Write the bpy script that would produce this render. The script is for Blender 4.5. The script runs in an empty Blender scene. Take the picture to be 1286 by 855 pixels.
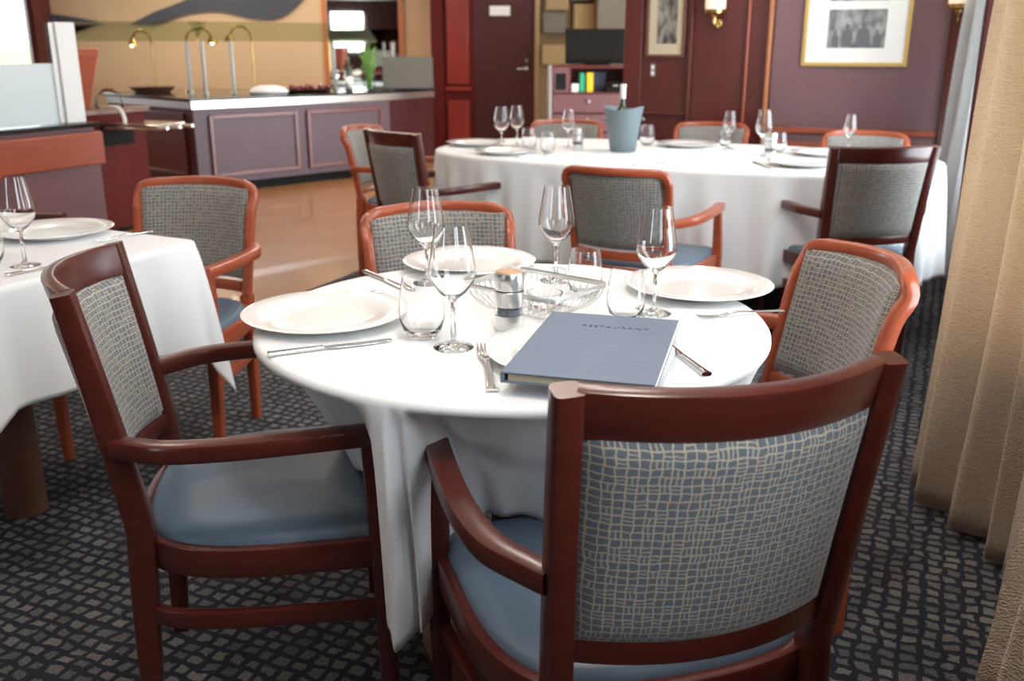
import bpy, math, random
from math import sin, cos, pi, radians, hypot, atan2, degrees
random.seed(7)
S = bpy.context.scene
COL = S.collection
TILT = radians(24)
U = (cos(TILT), -sin(TILT))       # along the picture wall, to the right
V = (sin(TILT), cos(TILT))        # into the room
def uv(u, v): return (u*U[0]+v*V[0], u*U[1]+v*V[1])
RZ = -TILT                        # rotation of an object aligned with the room

# ------------------------------------------------------------------ materials
def mat(name, col=(.8,.8,.8), rough=.5, metal=0., **kw):
    m = bpy.data.materials.new(name); m.use_nodes = True
    b = m.node_tree.nodes['Principled BSDF']
    b.inputs['Base Color'].default_value = (*col, 1)
    b.inputs['Roughness'].default_value = rough
    b.inputs['Metallic'].default_value = metal
    for k, v in kw.items():
        b.inputs[k.replace('_', ' ')].default_value = v
    m['b'] = 1
    return m
def nodes(m): return m.node_tree.nodes, m.node_tree.links, m.node_tree.nodes['Principled BSDF']
def N(m, t, **kw):
    n = m.node_tree.nodes.new(t)
    for k, v in kw.items(): setattr(n, k, v)
    return n
def math_node(m, op, a, b=None, c=None):
    n = N(m, 'ShaderNodeMath', operation=op)
    for i, x in enumerate((a, b, c)):
        if x is None: continue
        if isinstance(x, (int, float)): n.inputs[i].default_value = x
        else: m.node_tree.links.new(x, n.inputs[i])
    return n.outputs[0]
def mixcol(m, f, a, b):
    n = N(m, 'ShaderNodeMix', data_type='RGBA')
    L = m.node_tree.links
    if isinstance(f, (int, float)): n.inputs[0].default_value = f
    else: L.new(f, n.inputs[0])
    for i, x in ((6, a), (7, b)):
        if isinstance(x, tuple): n.inputs[i].default_value = (*x, 1)
        else: L.new(x, n.inputs[i])
    return n.outputs[2]
def noise(m, vec, scale, detail=2, out='Fac'):
    n = N(m, 'ShaderNodeTexNoise'); n.inputs['Scale'].default_value = scale; n.inputs['Detail'].default_value = detail
    if vec is not None: m.node_tree.links.new(vec, n.inputs['Vector'])
    return n.outputs[out]
def mapping(m, vec, sc=(1,1,1), rot=(0,0,0)):
    n = N(m, 'ShaderNodeMapping'); n.inputs['Scale'].default_value = sc; n.inputs['Rotation'].default_value = rot
    m.node_tree.links.new(vec, n.inputs['Vector']); return n.outputs[0]
def ramp(m, f, stops):
    n = N(m, 'ShaderNodeValToRGB'); m.node_tree.links.new(f, n.inputs[0])
    e = n.color_ramp.elements
    while len(e) < len(stops): e.new(.5)
    for i, (p, c) in enumerate(stops):
        e[i].position = p; e[i].color = (*c, 1) if len(c) == 3 else c
    return n.outputs[0]
def bump(m, h, strength, dist=.002):
    n = N(m, 'ShaderNodeBump'); n.inputs['Strength'].default_value = strength; n.inputs['Distance'].default_value = dist
    L = m.node_tree.links; L.new(h, n.inputs['Height']); L.new(n.outputs[0], nodes(m)[2].inputs['Normal'])
def coord(m, what='Object'): return N(m, 'ShaderNodeTexCoord').outputs[what]

def wood(name, c1, c2, rough=.3, scale=(3, 3, 22), coat=.25):
    m = mat(name, c1, rough, Coat_Weight=coat, Coat_Roughness=.18)
    v = mapping(m, coord(m), scale)
    f = noise(m, v, 3., 5)
    c = ramp(m, f, [(.3, c1), (.7, c2)])
    m.node_tree.links.new(c, nodes(m)[2].inputs['Base Color'])
    return m
M = {}
M['mahogany'] = wood('mahogany', (.062,.011,.008), (.088,.016,.010), .28, (3,3,22), .15)
M['cherry'] = wood('cherry', (.34,.066,.025), (.41,.088,.034), .3)
M['panel'] = wood('wall_panel_wood', (.088,.012,.010), (.115,.017,.013), .4, (2,2,.5), .08)
M['trimwood'] = wood('trim_wood', (.30,.065,.030), (.38,.085,.04), .3)
M['orangewood'] = wood('orange_wood', (.42,.14,.05), (.50,.18,.065), .35)
M['pedestal'] = wood('pedestal_wood', (.13,.055,.032), (.17,.07,.04), .4)
M['doorwood'] = wood('door_wood', (.060,.016,.018), (.075,.02,.022), .35, (2,2,.5), .1)
M['redpanel'] = wood('red_panel', (.085,.010,.008), (.12,.014,.010), .5, (2,2,.5), .0)
M['mauve'] = wood('mauve_sheen_laminate', (.165,.080,.088), (.185,.092,.10), .35, (1,1,.4), .2)  # laminate tone; on the picture wall it holds window sheen as colour

def woven(name, line, c1, c2, cell=.0125, lw=.16):
    m = mat(name, c1, .85, Sheen_Weight=.25)
    L = m.node_tree.links
    uvn = coord(m, 'UV')
    wob = noise(m, uvn, 55., 2, 'Color')
    a = N(m, 'ShaderNodeVectorMath', operation='SUBTRACT'); L.new(wob, a.inputs[0]); a.inputs[1].default_value = (.5,.5,.5)
    b = N(m, 'ShaderNodeVectorMath', operation='SCALE'); L.new(a.outputs[0], b.inputs[0]); b.inputs['Scale'].default_value = cell*.62
    c = N(m, 'ShaderNodeVectorMath', operation='ADD'); L.new(uvn, c.inputs[0]); L.new(b.outputs[0], c.inputs[1])
    sp = N(m, 'ShaderNodeSeparateXYZ'); L.new(c.outputs[0], sp.inputs[0])
    gx = math_node(m, 'DIVIDE', sp.outputs[0], cell*1.08); gy = math_node(m, 'DIVIDE', sp.outputs[1], cell*.92)
    def line_of(g, w):
        fr = math_node(m, 'FRACT', g); d = math_node(m, 'ABSOLUTE', math_node(m, 'SUBTRACT', fr, .5))
        return math_node(m, 'GREATER_THAN', d, .5-w)
    lx = line_of(gx, lw*.62); ly = line_of(gy, lw*.72)
    # thin strokes splitting some of the cells
    wn = N(m, 'ShaderNodeTexWhiteNoise', noise_dimensions='2D')
    cb = N(m, 'ShaderNodeCombineXYZ'); L.new(math_node(m, 'FLOOR', gx), cb.inputs[0]); L.new(math_node(m, 'FLOOR', gy), cb.inputs[1]); L.new(cb.outputs[0], wn.inputs['Vector'])
    v = wn.outputs['Value']
    sx = math_node(m, 'MULTIPLY', line_of(math_node(m, 'ADD', math_node(m, 'MULTIPLY', gx, 2.), .0), .17), math_node(m, 'LESS_THAN', v, .22))
    sy = math_node(m, 'MULTIPLY', line_of(math_node(m, 'MULTIPLY', gy, 2.), .17), math_node(m, 'GREATER_THAN', v, .84))
    k = math_node(m, 'MAXIMUM', math_node(m, 'MAXIMUM', lx, ly), math_node(m, 'MAXIMUM', math_node(m, 'MULTIPLY', sx, .8), math_node(m, 'MULTIPLY', sy, .8)))
    base = mixcol(m, noise(m, uvn, 160., 2), c1, c2)
    col = mixcol(m, k, base, line)
    L.new(col, nodes(m)[2].inputs['Base Color'])
    bump(m, k, .25, .001)
    return m
M['fabric'] = woven('woven_fabric', (.42,.35,.265), (.085,.10,.118), (.135,.145,.16), .0122, .125)
M['fabric_blue'] = woven('woven_blue_fabric', (.42,.44,.43), (.13,.18,.23), (.19,.24,.28), .011)

m = M['vinyl'] = mat('blue_vinyl', (.12,.19,.27), .42)
v = coord(m); bump(m, noise(m, v, 420., 2), .12, .001)
nodes(m)[1].new(mixcol(m, noise(m, v, 9., 4), (.085,.13,.185), (.12,.16,.21)), nodes(m)[2].inputs['Base Color'])

def linen(name, c):
    m = mat(name, c, .8, Sheen_Weight=.1)
    bump(m, noise(m, coord(m), 600., 2), .08, .0005)
    return m
M['linen'] = linen('white_linen', (.83,.835,.84))
M['sheer'] = mat('sheer_curtain', (.80,.82,.82), .8, Transmission_Weight=0.)

m = M['curtain'] = mat('crinkled_curtain', (.48,.35,.23), .62, Sheen_Weight=.35, Sheen_Roughness=.4)
L = m.node_tree.links
cu = coord(m, 'UV')
w = N(m, 'ShaderNodeTexWave', wave_type='BANDS', bands_direction='Y'); w.inputs['Scale'].default_value = 42.; w.inputs['Distortion'].default_value = 9.; w.inputs['Detail'].default_value = 2.; w.inputs['Detail Scale'].default_value = 2.2
L.new(mapping(m, cu, (1.4, 1., 1)), w.inputs['Vector'])
L.new(mixcol(m, w.outputs['Fac'], (.64,.51,.385), (.82,.73,.62)), nodes(m)[2].inputs['Base Color'])
bump(m, w.outputs['Fac'], .8, .004)
def translucent(m, col, k):
    nt = m.node_tree; t = nt.nodes.new('ShaderNodeBsdfTranslucent'); t.inputs[0].default_value = (*col, 1); x = nt.nodes.new('ShaderNodeMixShader'); x.inputs[0].default_value = k
    out = [n for n in nt.nodes if n.type == 'OUTPUT_MATERIAL'][0]
    nt.links.new(nodes(m)[2].outputs[0], x.inputs[1]); nt.links.new(t.outputs[0], x.inputs[2]); nt.links.new(x.outputs[0], out.inputs[0])
translucent(M['curtain'], (.80,.64,.47), .42); translucent(M['sheer'], (.95,.96,.96), .7)

m = M['carpet'] = mat('patterned_carpet', (.02,.02,.03), .95)
L = m.node_tree.links
o = coord(m)
o = mapping(m, o, (1,1,1), (0,0,TILT))
wob = noise(m, o, 16., 3, 'Color')
a = N(m, 'ShaderNodeVectorMath', operation='SUBTRACT'); L.new(wob, a.inputs[0]); a.inputs[1].default_value = (.5,.5,.5)
b = N(m, 'ShaderNodeVectorMath', operation='SCALE'); L.new(a.outputs[0], b.inputs[0]); b.inputs['Scale'].default_value = .042
c = N(m, 'ShaderNodeVectorMath', operation='ADD'); L.new(o, c.inputs[0]); L.new(b.outputs[0], c.inputs[1])
br = N(m, 'ShaderNodeTexBrick'); br.offset = .12; br.squash = 1.; L.new(c.outputs[0], br.inputs['Vector'])
br.inputs['Color1'].default_value = (1,1,1,1); br.inputs['Color2'].default_value = (.45,.45,.45,1); br.inputs['Mortar'].default_value = (0,0,0,1)
br.inputs['Scale'].default_value = 1.; br.inputs['Mortar Size'].default_value = .0085; br.inputs['Mortar Smooth'].default_value = .25
br.inputs['Brick Width'].default_value = .043; br.inputs['Row Height'].default_value = .038
fl = math_node(m, 'MULTIPLY', br.outputs['Color'], ramp(m, noise(m, o, 260., 3), [(.36,(.25,.25,.25)), (.58,(1,1,1))]))
blk = mixcol(m, noise(m, o, 7., 2), (.31,.275,.245), (.19,.195,.205))
L.new(mixcol(m, fl, (.012,.014,.024), blk), nodes(m)[2].inputs['Base Color'])
bump(m, noise(m, o, 500., 2), .5, .004)

m = M['floorwood'] = mat('polished_floor', (.42,.21,.09), .22, Coat_Weight=.2)
L = m.node_tree.links; o = coord(m)
L.new(mixcol(m, noise(m, o, 2.2, 5), (.34,.155,.062), (.46,.235,.10)), nodes(m)[2].inputs['Base Color'])

M['porcelain'] = mat('porcelain', (.86,.85,.83), .12, Coat_Weight=.4)
M['steel'] = mat('brushed_steel', (.74,.73,.71), .3, 1.)
M['chrome'] = mat('chrome', (.72,.72,.71), .12, 1.)
M['darkgap'] = mat('dark_rubber', (.03,.03,.03), .5)
M['postgrey'] = mat('satin_grey_metal', (.42,.43,.41), .5, .6)
M['copper'] = mat('coppery_top', (.46,.27,.14), .35, .5)
M['glass'] = mat('clear_glass', (1,1,1), .0, Transmission_Weight=1., IOR=1.45)
M['pepper'] = mat('peppercorns', (.20,.22,.24), .7)
m = M['thin'] = bpy.data.materials.new('thin_clear_glass'); m.use_nodes = True
nt = m.node_tree; nt.nodes.clear()
def thin_glass(m, tint, refl=.06, rough=0.):
    nt = m.node_tree; nt.nodes.clear()
    o = nt.nodes.new('ShaderNodeOutputMaterial'); t = nt.nodes.new('ShaderNodeBsdfTransparent'); g = nt.nodes.new('ShaderNodeBsdfGlossy'); x = nt.nodes.new('ShaderNodeMixShader'); fr = nt.nodes.new('ShaderNodeLayerWeight')
    t.inputs[0].default_value = (*tint, 1); g.inputs['Roughness'].default_value = rough
    fr.inputs[0].default_value = .12
    nt.links.new(fr.outputs['Fresnel'], x.inputs[0]); nt.links.new(t.outputs[0], x.inputs[1]); nt.links.new(g.outputs[0], x.inputs[2]); nt.links.new(x.outputs[0], o.inputs[0])
thin_glass(m, (.95,.97,.96))
m = M['greenglass'] = bpy.data.materials.new('greenish_glass'); m.use_nodes = True; thin_glass(m, (.82,.86,.75))
m = M['pane'] = bpy.data.materials.new('window_pane'); m.use_nodes = True; thin_glass(m, (.97,.98,.98))
M['frosted'] = mat('frosted_glass', (.80,.88,.90), .55, Transmission_Weight=.35)
M['menu'] = mat('blue_grey_cloth_cover', (.115,.145,.205), .6)
m = M['menu']; L = m.node_tree.links
f = noise(m, mapping(m, coord(m), (6, 60, 6)), 4., 4)
L.new(mixcol(m, f, (.10,.13,.19), (.165,.195,.26)), nodes(m)[2].inputs['Base Color'])
M['ink'] = mat('embossed_ink', (.055,.07,.11), .7)
M['paper'] = mat('paper', (.85,.84,.80), .8)
M['cream'] = mat('cream_pages', (.55,.47,.33), .7)
M['bucket'] = mat('grey_blue_plastic', (.165,.215,.24), .45)
M['bottle'] = mat('dark_green_bottle', (.03,.045,.015), .1, Coat_Weight=.5)
M['white'] = mat('white_paint', (.82,.82,.80), .5)
M['gold'] = mat('gilt_frame', (.62,.42,.13), .4, .35)
M['tanwall'] = mat('tan_wall', (.55,.40,.25), .6)
m = M['tanwall']; L = m.node_tree.links
L.new(mixcol(m, noise(m, coord(m), .7, 2), (.50,.36,.22), (.60,.44,.28)), nodes(m)[2].inputs['Base Color'])
M['stone'] = mat('black_stone', (.012,.013,.014), .12)
M['black'] = mat('black_plastic', (.008,.007,.006), .6, Specular_IOR_Level=.15)
M['greyplate'] = mat('grey_board', (.085,.085,.075), .5)
M['wave'] = mat('slate_blue_relief', (.055,.062,.085), .5)
M['mirror'] = mat('mirror', (.85,.88,.85), .02, 1.)
M['brass'] = mat('brass', (.70,.48,.18), .22, 1.)
M['terracotta'] = mat('terracotta_red', (.50,.13,.07), .5)
M['leaf'] = mat('leaf_green', (.12,.28,.05), .5)
M['berry'] = mat('dark_red_fruit', (.16,.02,.025), .3)
M['khaki'] = mat('khaki_wall', (.20,.14,.065), .7)
nodes(M['redpanel'])[2].inputs['Specular IOR Level'].default_value = .12; nodes(M['doorwood'])[2].inputs['Specular IOR Level'].default_value = .25
M['buffetmauve'] = wood('buffet_laminate', (.085,.052,.066), (.10,.06,.076), .5, (1,1,.4), .0)
M['buffettrim'] = wood('buffet_moulding', (.12,.028,.028), (.15,.035,.032), .35)
M['redfield'] = wood('red_door_panel', (.20,.016,.010), (.25,.02,.012), .3, (2,2,.5))
M['khakibox'] = mat('ochre_panel', (.34,.24,.11), .6)
M['corrgrey'] = mat('grey_column', (.15,.14,.115), .6)
M['plainwall'] = mat('beige_wall', (.50,.42,.35), .7)
M['ceil'] = mat('white_ceiling', (.80,.78,.74), .8)
M['bookgreen'] = mat('green_spine', (.02,.38,.20), .5)
M['bookyellow'] = mat('yellow_spine', (.75,.52,.02), .5)
M['lawn'] = mat('grass', (.25,.30,.13), .9)
M['hedge'] = mat('foliage', (.20,.26,.10), .9)
M['blueplastic'] = mat('dark_blue_plastic', (.05,.07,.12), .4)
def emit(name, c, s):
    m = mat(name, c, .5); b = nodes(m)[2]
    b.inputs['Emission Color'].default_value = (*c, 1); b.inputs['Emission Strength'].default_value = s
    return m
M['shade'] = emit('lit_lamp_glass', (1., .82, .66), .22)
M['bulb'] = emit('lamp_bulb', (1., .86, .62), 30.)
def photo_mat(name, seed, dark, light):
    m = mat(name, light, .6)
    L = m.node_tree.links; o = coord(m)
    n1 = noise(m, mapping(m, o, (5+seed, 7, 4)), 3.2, 4)
    L.new(ramp(m, n1, [(.38, dark), (.52, tuple((a+b)/2 for a, b in zip(dark, light))), (.66, light)]), nodes(m)[2].inputs['Base Color'])
    return m
M['photo'] = photo_mat('old_photograph_print', 1, (.10,.105,.11), (.40,.40,.39))
M['photo_tall'] = photo_mat('faded_tall_print', 4, (.05,.045,.04), (.34,.31,.26))

# ------------------------------------------------------------------ mesh kit
class MB:
    def __init__(s): s.v = []; s.f = []; s.uv = []
    def add(s, vs, fs, uvs=None):
        o = len(s.v); s.v += [tuple(p) for p in vs]
        for i, f in enumerate(fs):
            s.f.append(tuple(o+k for k in f))
            s.uv.append(uvs[i] if uvs else None)
        return s
    def box(s, c, d, rz=0, top=(1,1), rx=0):
        x, y, z = (k/2 for k in d); tx, ty = top
        vs = [(-x,-y,-z),(x,-y,-z),(x,y,-z),(-x,y,-z),(-x*tx,-y*ty,z),(x*tx,-y*ty,z),(x*tx,y*ty,z),(-x*tx,y*ty,z)]
        cr, sr = cos(rx), sin(rx); vs = [(p[0], p[1]*cr-p[2]*sr, p[1]*sr+p[2]*cr) for p in vs]
        cr, sr = cos(rz), sin(rz)
        vs = [(c[0]+p[0]*cr-p[1]*sr, c[1]+p[0]*sr+p[1]*cr, c[2]+p[2]) for p in vs]
        return s.add(vs, [(3,2,1,0),(4,5,6,7),(0,1,5,4),(1,2,6,5),(2,3,7,6),(3,0,4,7)])
    def prism(s, poly, z0, z1):
        n = len(poly)
        a = sum(poly[i][0]*poly[(i+1)%n][1]-poly[(i+1)%n][0]*poly[i][1] for i in range(n))
        if a < 0: poly = poly[::-1]
        vs = [(p[0],p[1],z0) for p in poly]+[(p[0],p[1],z1) for p in poly]
        return s.add(vs, [tuple(range(n))[::-1], tuple(range(n, 2*n))]+[(i,(i+1)%n,n+(i+1)%n,n+i) for i in range(n)])
    def lathe(s, prof, n=40, c=(0,0,0), ax='z', sx=1., sy=1.):
        vs = []; fs = []; rings = []
        for r, z in prof:
            if r < 1e-6: rings.append([len(vs)]); vs.append((0,0,z))
            else:
                rings.append(list(range(len(vs), len(vs)+n)))
                vs += [(r*cos(2*pi*k/n)*sx, r*sin(2*pi*k/n)*sy, z) for k in range(n)]
        for a, b in zip(rings, rings[1:]):
            for k in range(n):
                k2 = (k+1) % n
                if len(a) == 1 and len(b) == 1: continue
                if len(a) == 1: fs.append((a[0], b[k2], b[k])) if False else fs.append((a[0], b[k], b[k2])[::-1])
                elif len(b) == 1: fs.append((a[k], a[k2], b[0]))
                else: fs.append((a[k], a[k2], b[k2], b[k]))
        if ax == 'y': vs = [(p[0], -p[2], p[1]) for p in vs]
        if ax == 'x': vs = [(p[2], p[1], -p[0]) for p in vs]
        vs = [(p[0]+c[0], p[1]+c[1], p[2]+c[2]) for p in vs]
        return s.add(vs, fs)
    def sweep(s, path, w, h, up=(0,0,1), round_=.25, closed=False, caps=True):
        """rounded-rectangle section: w across, h along up"""
        n = len(path)
        W = w if isinstance(w, (list, tuple)) else [w]*n
        Hh = h if isinstance(h, (list, tuple)) else [h]*n
        vs = []; fs = []
        sec = []
        for qx, qy, a0 in ((1,1,0), (-1,1,90), (-1,-1,180), (1,-1,270)):
            for k in range(3): sec.append((qx, qy, radians(a0+45*k)))
        m = len(sec)
        for i, p in enumerate(path):
            if closed: q0, q1 = path[i-1], path[(i+1) % n]
            else: q0, q1 = path[max(0, i-1)], path[min(n-1, i+1)]
            t = norm(sub(q1, q0))
            upv = up[i] if isinstance(up, list) else up
            b = norm(sub(upv, mul(t, dot(upv, t)))); a = cross(t, b)
            r = round_*min(W[i], Hh[i])
            for qx, qy, an in sec:
                x = qx*(W[i]/2-r)+r*cos(an); y = qy*(Hh[i]/2-r)+r*sin(an)
                vs.append((p[0]+a[0]*x+b[0]*y, p[1]+a[1]*x+b[1]*y, p[2]+a[2]*x+b[2]*y))
        for i in range(n if closed else n-1):
            i2 = (i+1) % n
            for k in range(m):
                k2 = (k+1) % m
                fs.append((i*m+k, i*m+k2, i2*m+k2, i2*m+k)[::-1])
        if caps and not closed:
            fs.append(tuple(range(m))); fs.append(tuple((n-1)*m+k for k in range(m))[::-1])
        return s.add(vs, fs)
    def tube(s, path, r, n=8, closed=False):
        P = path; k = len(P); R = r if isinstance(r, (list, tuple)) else [r]*k
        vs = []; fs = []; ref = None
        for i, p in enumerate(P):
            if closed: q0, q1 = P[i-1], P[(i+1) % k]
            else: q0, q1 = P[max(0, i-1)], P[min(k-1, i+1)]
            t = norm(sub(q1, q0))
            if ref is None: ref = (0,0,1) if abs(t[2]) < .9 else (1,0,0)
            b = norm(sub(ref, mul(t, dot(ref, t)))); a = cross(t, b); ref = b
            vs += [(p[0]+R[i]*(a[0]*cos(x)+b[0]*sin(x)), p[1]+R[i]*(a[1]*cos(x)+b[1]*sin(x)), p[2]+R[i]*(a[2]*cos(x)+b[2]*sin(x))) for x in (2*pi*j/n for j in range(n))]
        for i in range(k if closed else k-1):
            i2 = (i+1) % k
            fs += [(i*n+j, i*n+(j+1) % n, i2*n+(j+1) % n, i2*n+j)[::-1] for j in range(n)]
        if not closed: fs += [tuple(range(n)), tuple((k-1)*n+j for j in range(n))[::-1]]
        return s.add(vs, fs)
    def grid(s, fn, nu, nv, flip=False, close_u=False, uvf=None):
        vs = []; fs = []; uvs = []
        cu = nu if close_u else nu+1
        for j in range(nv+1):
            for i in range(cu): vs.append(fn(i/nu, j/nv))
        for j in range(nv):
            for i in range(nu):
                i2 = (i+1) % cu
                f = (j*cu+i, j*cu+i2, (j+1)*cu+i2, (j+1)*cu+i)
                q = ((i/nu,j/nv),((i+1)/nu,j/nv),((i+1)/nu,(j+1)/nv),(i/nu,(j+1)/nv))
                if uvf: q = tuple(uvf(*k) for k in q)
                if flip: f = f[::-1]; q = q[::-1]
                fs.append(f); uvs.append(q)
        return s.add(vs, fs, uvs)
    def build(s, name, m, parent=None, smooth=35, loc=None, rz=None, solid=0, bevel=0, sub=0):
        me = bpy.data.meshes.new(name); me.from_pydata(s.v, [], s.f)
        if any(s.uv):
            ul = me.uv_layers.new(name='UVMap'); i = 0
            for p, q in zip(me.polygons, s.uv):
                for k, li in enumerate(p.loop_indices): ul.data[li].uv = q[k] if q else (0,0)
        me.validate(); me.update()
        if smooth:
            me.shade_smooth(); me.set_sharp_from_angle(angle=radians(smooth))
        o = bpy.data.objects.new(name, me); COL.objects.link(o)
        me.materials.append(M[m] if isinstance(m, str) else m)
        if parent: o.parent = parent
        if loc: o.location = loc
        if rz is not None: o.rotation_euler = (0,0,rz)
        if bevel:
            b = o.modifiers.new('bevel', 'BEVEL'); b.width = bevel; b.segments = 2; b.limit_method = 'ANGLE'; b.angle_limit = radians(40)
        if solid:
            b = o.modifiers.new('thickness', 'SOLIDIFY'); b.thickness = solid; b.offset = -1
        if sub:
            b = o.modifiers.new('sub', 'SUBSURF'); b.levels = b.render_levels = sub
        return o
def sub(a, b): return (a[0]-b[0], a[1]-b[1], a[2]-b[2])
def mul(a, k): return (a[0]*k, a[1]*k, a[2]*k)
def dot(a, b): return a[0]*b[0]+a[1]*b[1]+a[2]*b[2]
def cross(a, b): return (a[1]*b[2]-a[2]*b[1], a[2]*b[0]-a[0]*b[2], a[0]*b[1]-a[1]*b[0])
def norm(a):
    l = math.sqrt(dot(a, a)) or 1.; return (a[0]/l, a[1]/l, a[2]/l)
def spline(P, n=8, closed=False):
    out = []; k = len(P)
    for i in range(k if closed else k-1):
        if closed: p0, p1, p2, p3 = P[i-1], P[i], P[(i+1) % k], P[(i+2) % k]
        else: p0, p1, p2, p3 = P[max(0,i-1)], P[i], P[i+1], P[min(k-1,i+2)]
        for j in range(n):
            t = j/n
            out.append(tuple(.5*(2*b+(c-a)*t+(2*a-5*b+4*c-d)*t*t+(3*b-a-3*c+d)*t**3) for a, b, c, d in zip(p0, p1, p2, p3)))
    if not closed: out.append(tuple(P[-1]))
    return out
def lerp(a, b, t): return a+(b-a)*t

def thing(name, label, cat, loc=(0,0,0), rz=0, group=None):
    o = bpy.data.objects.new(name, None); COL.objects.link(o); o.empty_display_size = .1
    o.location = loc; o.rotation_euler = (0,0,rz); o['label'] = label; o['category'] = cat
    if group: o['group'] = group
    return o
def tag(o, label, cat, group=None):
    o['label'] = label; o['category'] = cat
    if group: o['group'] = group
    return o
def struct(o): o['kind'] = 'structure'; return o
def dup(r, loc, rz, label, group=None, scale=1.):
    c = r.copy(); COL.objects.link(c); c.location = loc; c.rotation_euler = (0,0,rz); c['label'] = label
    c.scale = (scale,)*3
    if group: c['group'] = group
    for ch in list(r.children):
        d = ch.copy(); COL.objects.link(d); d.parent = c
        for g in list(ch.children):
            e = g.copy(); COL.objects.link(e); e.parent = d
    return c

# ------------------------------------------------------------------ camera
cam = bpy.data.cameras.new('camera'); co = bpy.data.objects.new('camera', cam); COL.objects.link(co)
S.camera = co
cam.sensor_width = 36; cam.lens = 33.59; cam.clip_start = .05
co.location = (0,0,1.28); co.rotation_euler = (radians(90-17.114), 0, 0)
cam.dof.use_dof = True; cam.dof.focus_distance = 1.62; cam.dof.aperture_fstop = 4.8

# ------------------------------------------------------------------ the setting
CEIL = 2.45
WU = .32; WV = 6.253              # window wall plane (u) and picture wall plane (v)
def room_box(name, u0, u1, v0, v1, z0, z1, m, bevel=0, parent=None):
    c = uv((u0+u1)/2, (v0+v1)/2)
    b = MB().box((0,0,0), (abs(u1-u0), abs(v1-v0), z1-z0))
    return b.build(name, m, parent, smooth=30, loc=(c[0], c[1], (z0+z1)/2), rz=RZ, bevel=bevel)
pl = MB().prism([uv(-3.1,-4.2), uv(WU+.3,-4.2), uv(WU+.3,7.4), uv(-3.1,7.4)], -.06, 0)
struct(pl.build('floor', 'carpet', smooth=0))
pl = MB().prism([uv(-10.2,-4.2), uv(-3.1,-4.2), uv(-3.1,7.4), uv(-1.9,7.4), (6,13.4), (-9,13.4)], -.06, 0)
struct(pl.build('floor_2', 'floorwood', smooth=0))
pl = MB().prism([uv(-10.4,-4.4), uv(WU+.3,-4.4), uv(WU+.3,7.4), (8,13.6), (-9,13.6)], CEIL, CEIL+.08)
struct(pl.build('ceiling', 'ceil', smooth=0))

# picture wall (wall_back) with panel mouldings
struct(room_box('wall_back', -1.86, WU+.2, WV, WV+.12, 0, CEIL, 'panel'))
struct(room_box('wall_back_end', -1.98, -1.86, WV-.015, WV+.135, 0, CEIL, 'panel', .006))
n = 0
def trim(u0, u1, z0, z1, m='trimwood', d=.022):
    global n; n += 1
    struct(room_box('trim_%d' % n, u0, u1, WV-d, WV-.0005, z0, z1, m, .006))
trim(-1.03,-.05, .80, CEIL, 'mauve', .006); trim(-1.03,-.05, .71, .765, 'mauve', .006)  # right field: daylight gloss on the panelling put into the mauve colour
trim(-1.552,-1.528, .12, CEIL, 'panel', .035); trim(-1.192,-1.174, .12, CEIL, 'trimwood', .03)
trim(-1.06,-1.035, .12, CEIL, 'orangewood', .05); trim(-.05,.02, .12, CEIL, 'mahogany', .04)
trim(-1.03,-.05, .765,.80); trim(-1.03,-.05, .675,.71)
trim(-1.528,-1.20, .60,.635, 'panel'); trim(-1.86,-1.552, .60,.635, 'panel'); trim(-1.86,-1.552, .85,.87, 'panel')
struct(room_box('baseboard_back', -1.86, WU, WV-.018, WV-.0005, 0, .10, 'orangewood', .004))

# window wall (right), with three windows toward daylight
def wall_with_openings(name, u0, u1, v0, v1, ops, m):
    """ops: (va, vb, za, zb) openings; the wall is one mesh of piers, sills and lintels"""
    b = MB(); cur = v0
    def bx(va, vb, za, zb):
        c = uv((u0+u1)/2, (va+vb)/2); b.box((c[0], c[1], (za+zb)/2), (u1-u0, vb-va, zb-za), RZ)
    for va, vb, za, zb in ops:
        bx(cur, va, 0, CEIL); bx(va, vb, 0, za); bx(va, vb, zb, CEIL); cur = vb
    bx(cur, v1, 0, CEIL)
    return struct(b.build(name, m, smooth=30))
WINR = [(.25,1.08,.95,2.15), (1.75,3.35,.55,2.15), (4.0,5.9,.55,2.15)]
wall_with_openings('wall_right', WU, WU+.15, -4.2, WV, WINR, 'panel')
wn = 0
def window(axis_u, va, vb, za, zb, dirn, mullion=True):
    global wn; wn += 1
    c = uv(axis_u, (va+vb)/2)
    e = bpy.data.objects.new('window_%d' % wn, None); COL.objects.link(e); e.location = (c[0], c[1], 0); e.rotation_euler = (0,0,RZ); struct(e)
    b = MB(); L_ = vb-va
    for y in (-L_/2+.025, L_/2-.025) + ((0,) if mullion else ()): b.box((0,y,(za+zb)/2), (.06,.05,zb-za))
    for z in (za+.025, zb-.025): b.box((0,0,z), (.06,L_,.05))
    struct(b.build('window_frame', 'mahogany', e, 30, bevel=.004))
    p = MB().box((0,0,(za+zb)/2), (.006, L_-.1, zb-za-.1)); struct(p.build('window_pane', 'pane', e, 0))
for w_ in WINR: window(WU+.09, *w_, 1)
struct(room_box('baseboard_right', WU-.016, WU-.0005, -4.2, WV, 0, .10, 'mahogany', .004))
# far left wall with windows
WINL = [(6.0,8.62,.95,2.0)]
wall_with_openings('wall_left', -10.2, -10.05, -4.2, 9.4, WINL, 'panel')
for w_ in WINL: window(-10.12, *w_, -1, mullion=False)
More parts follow.
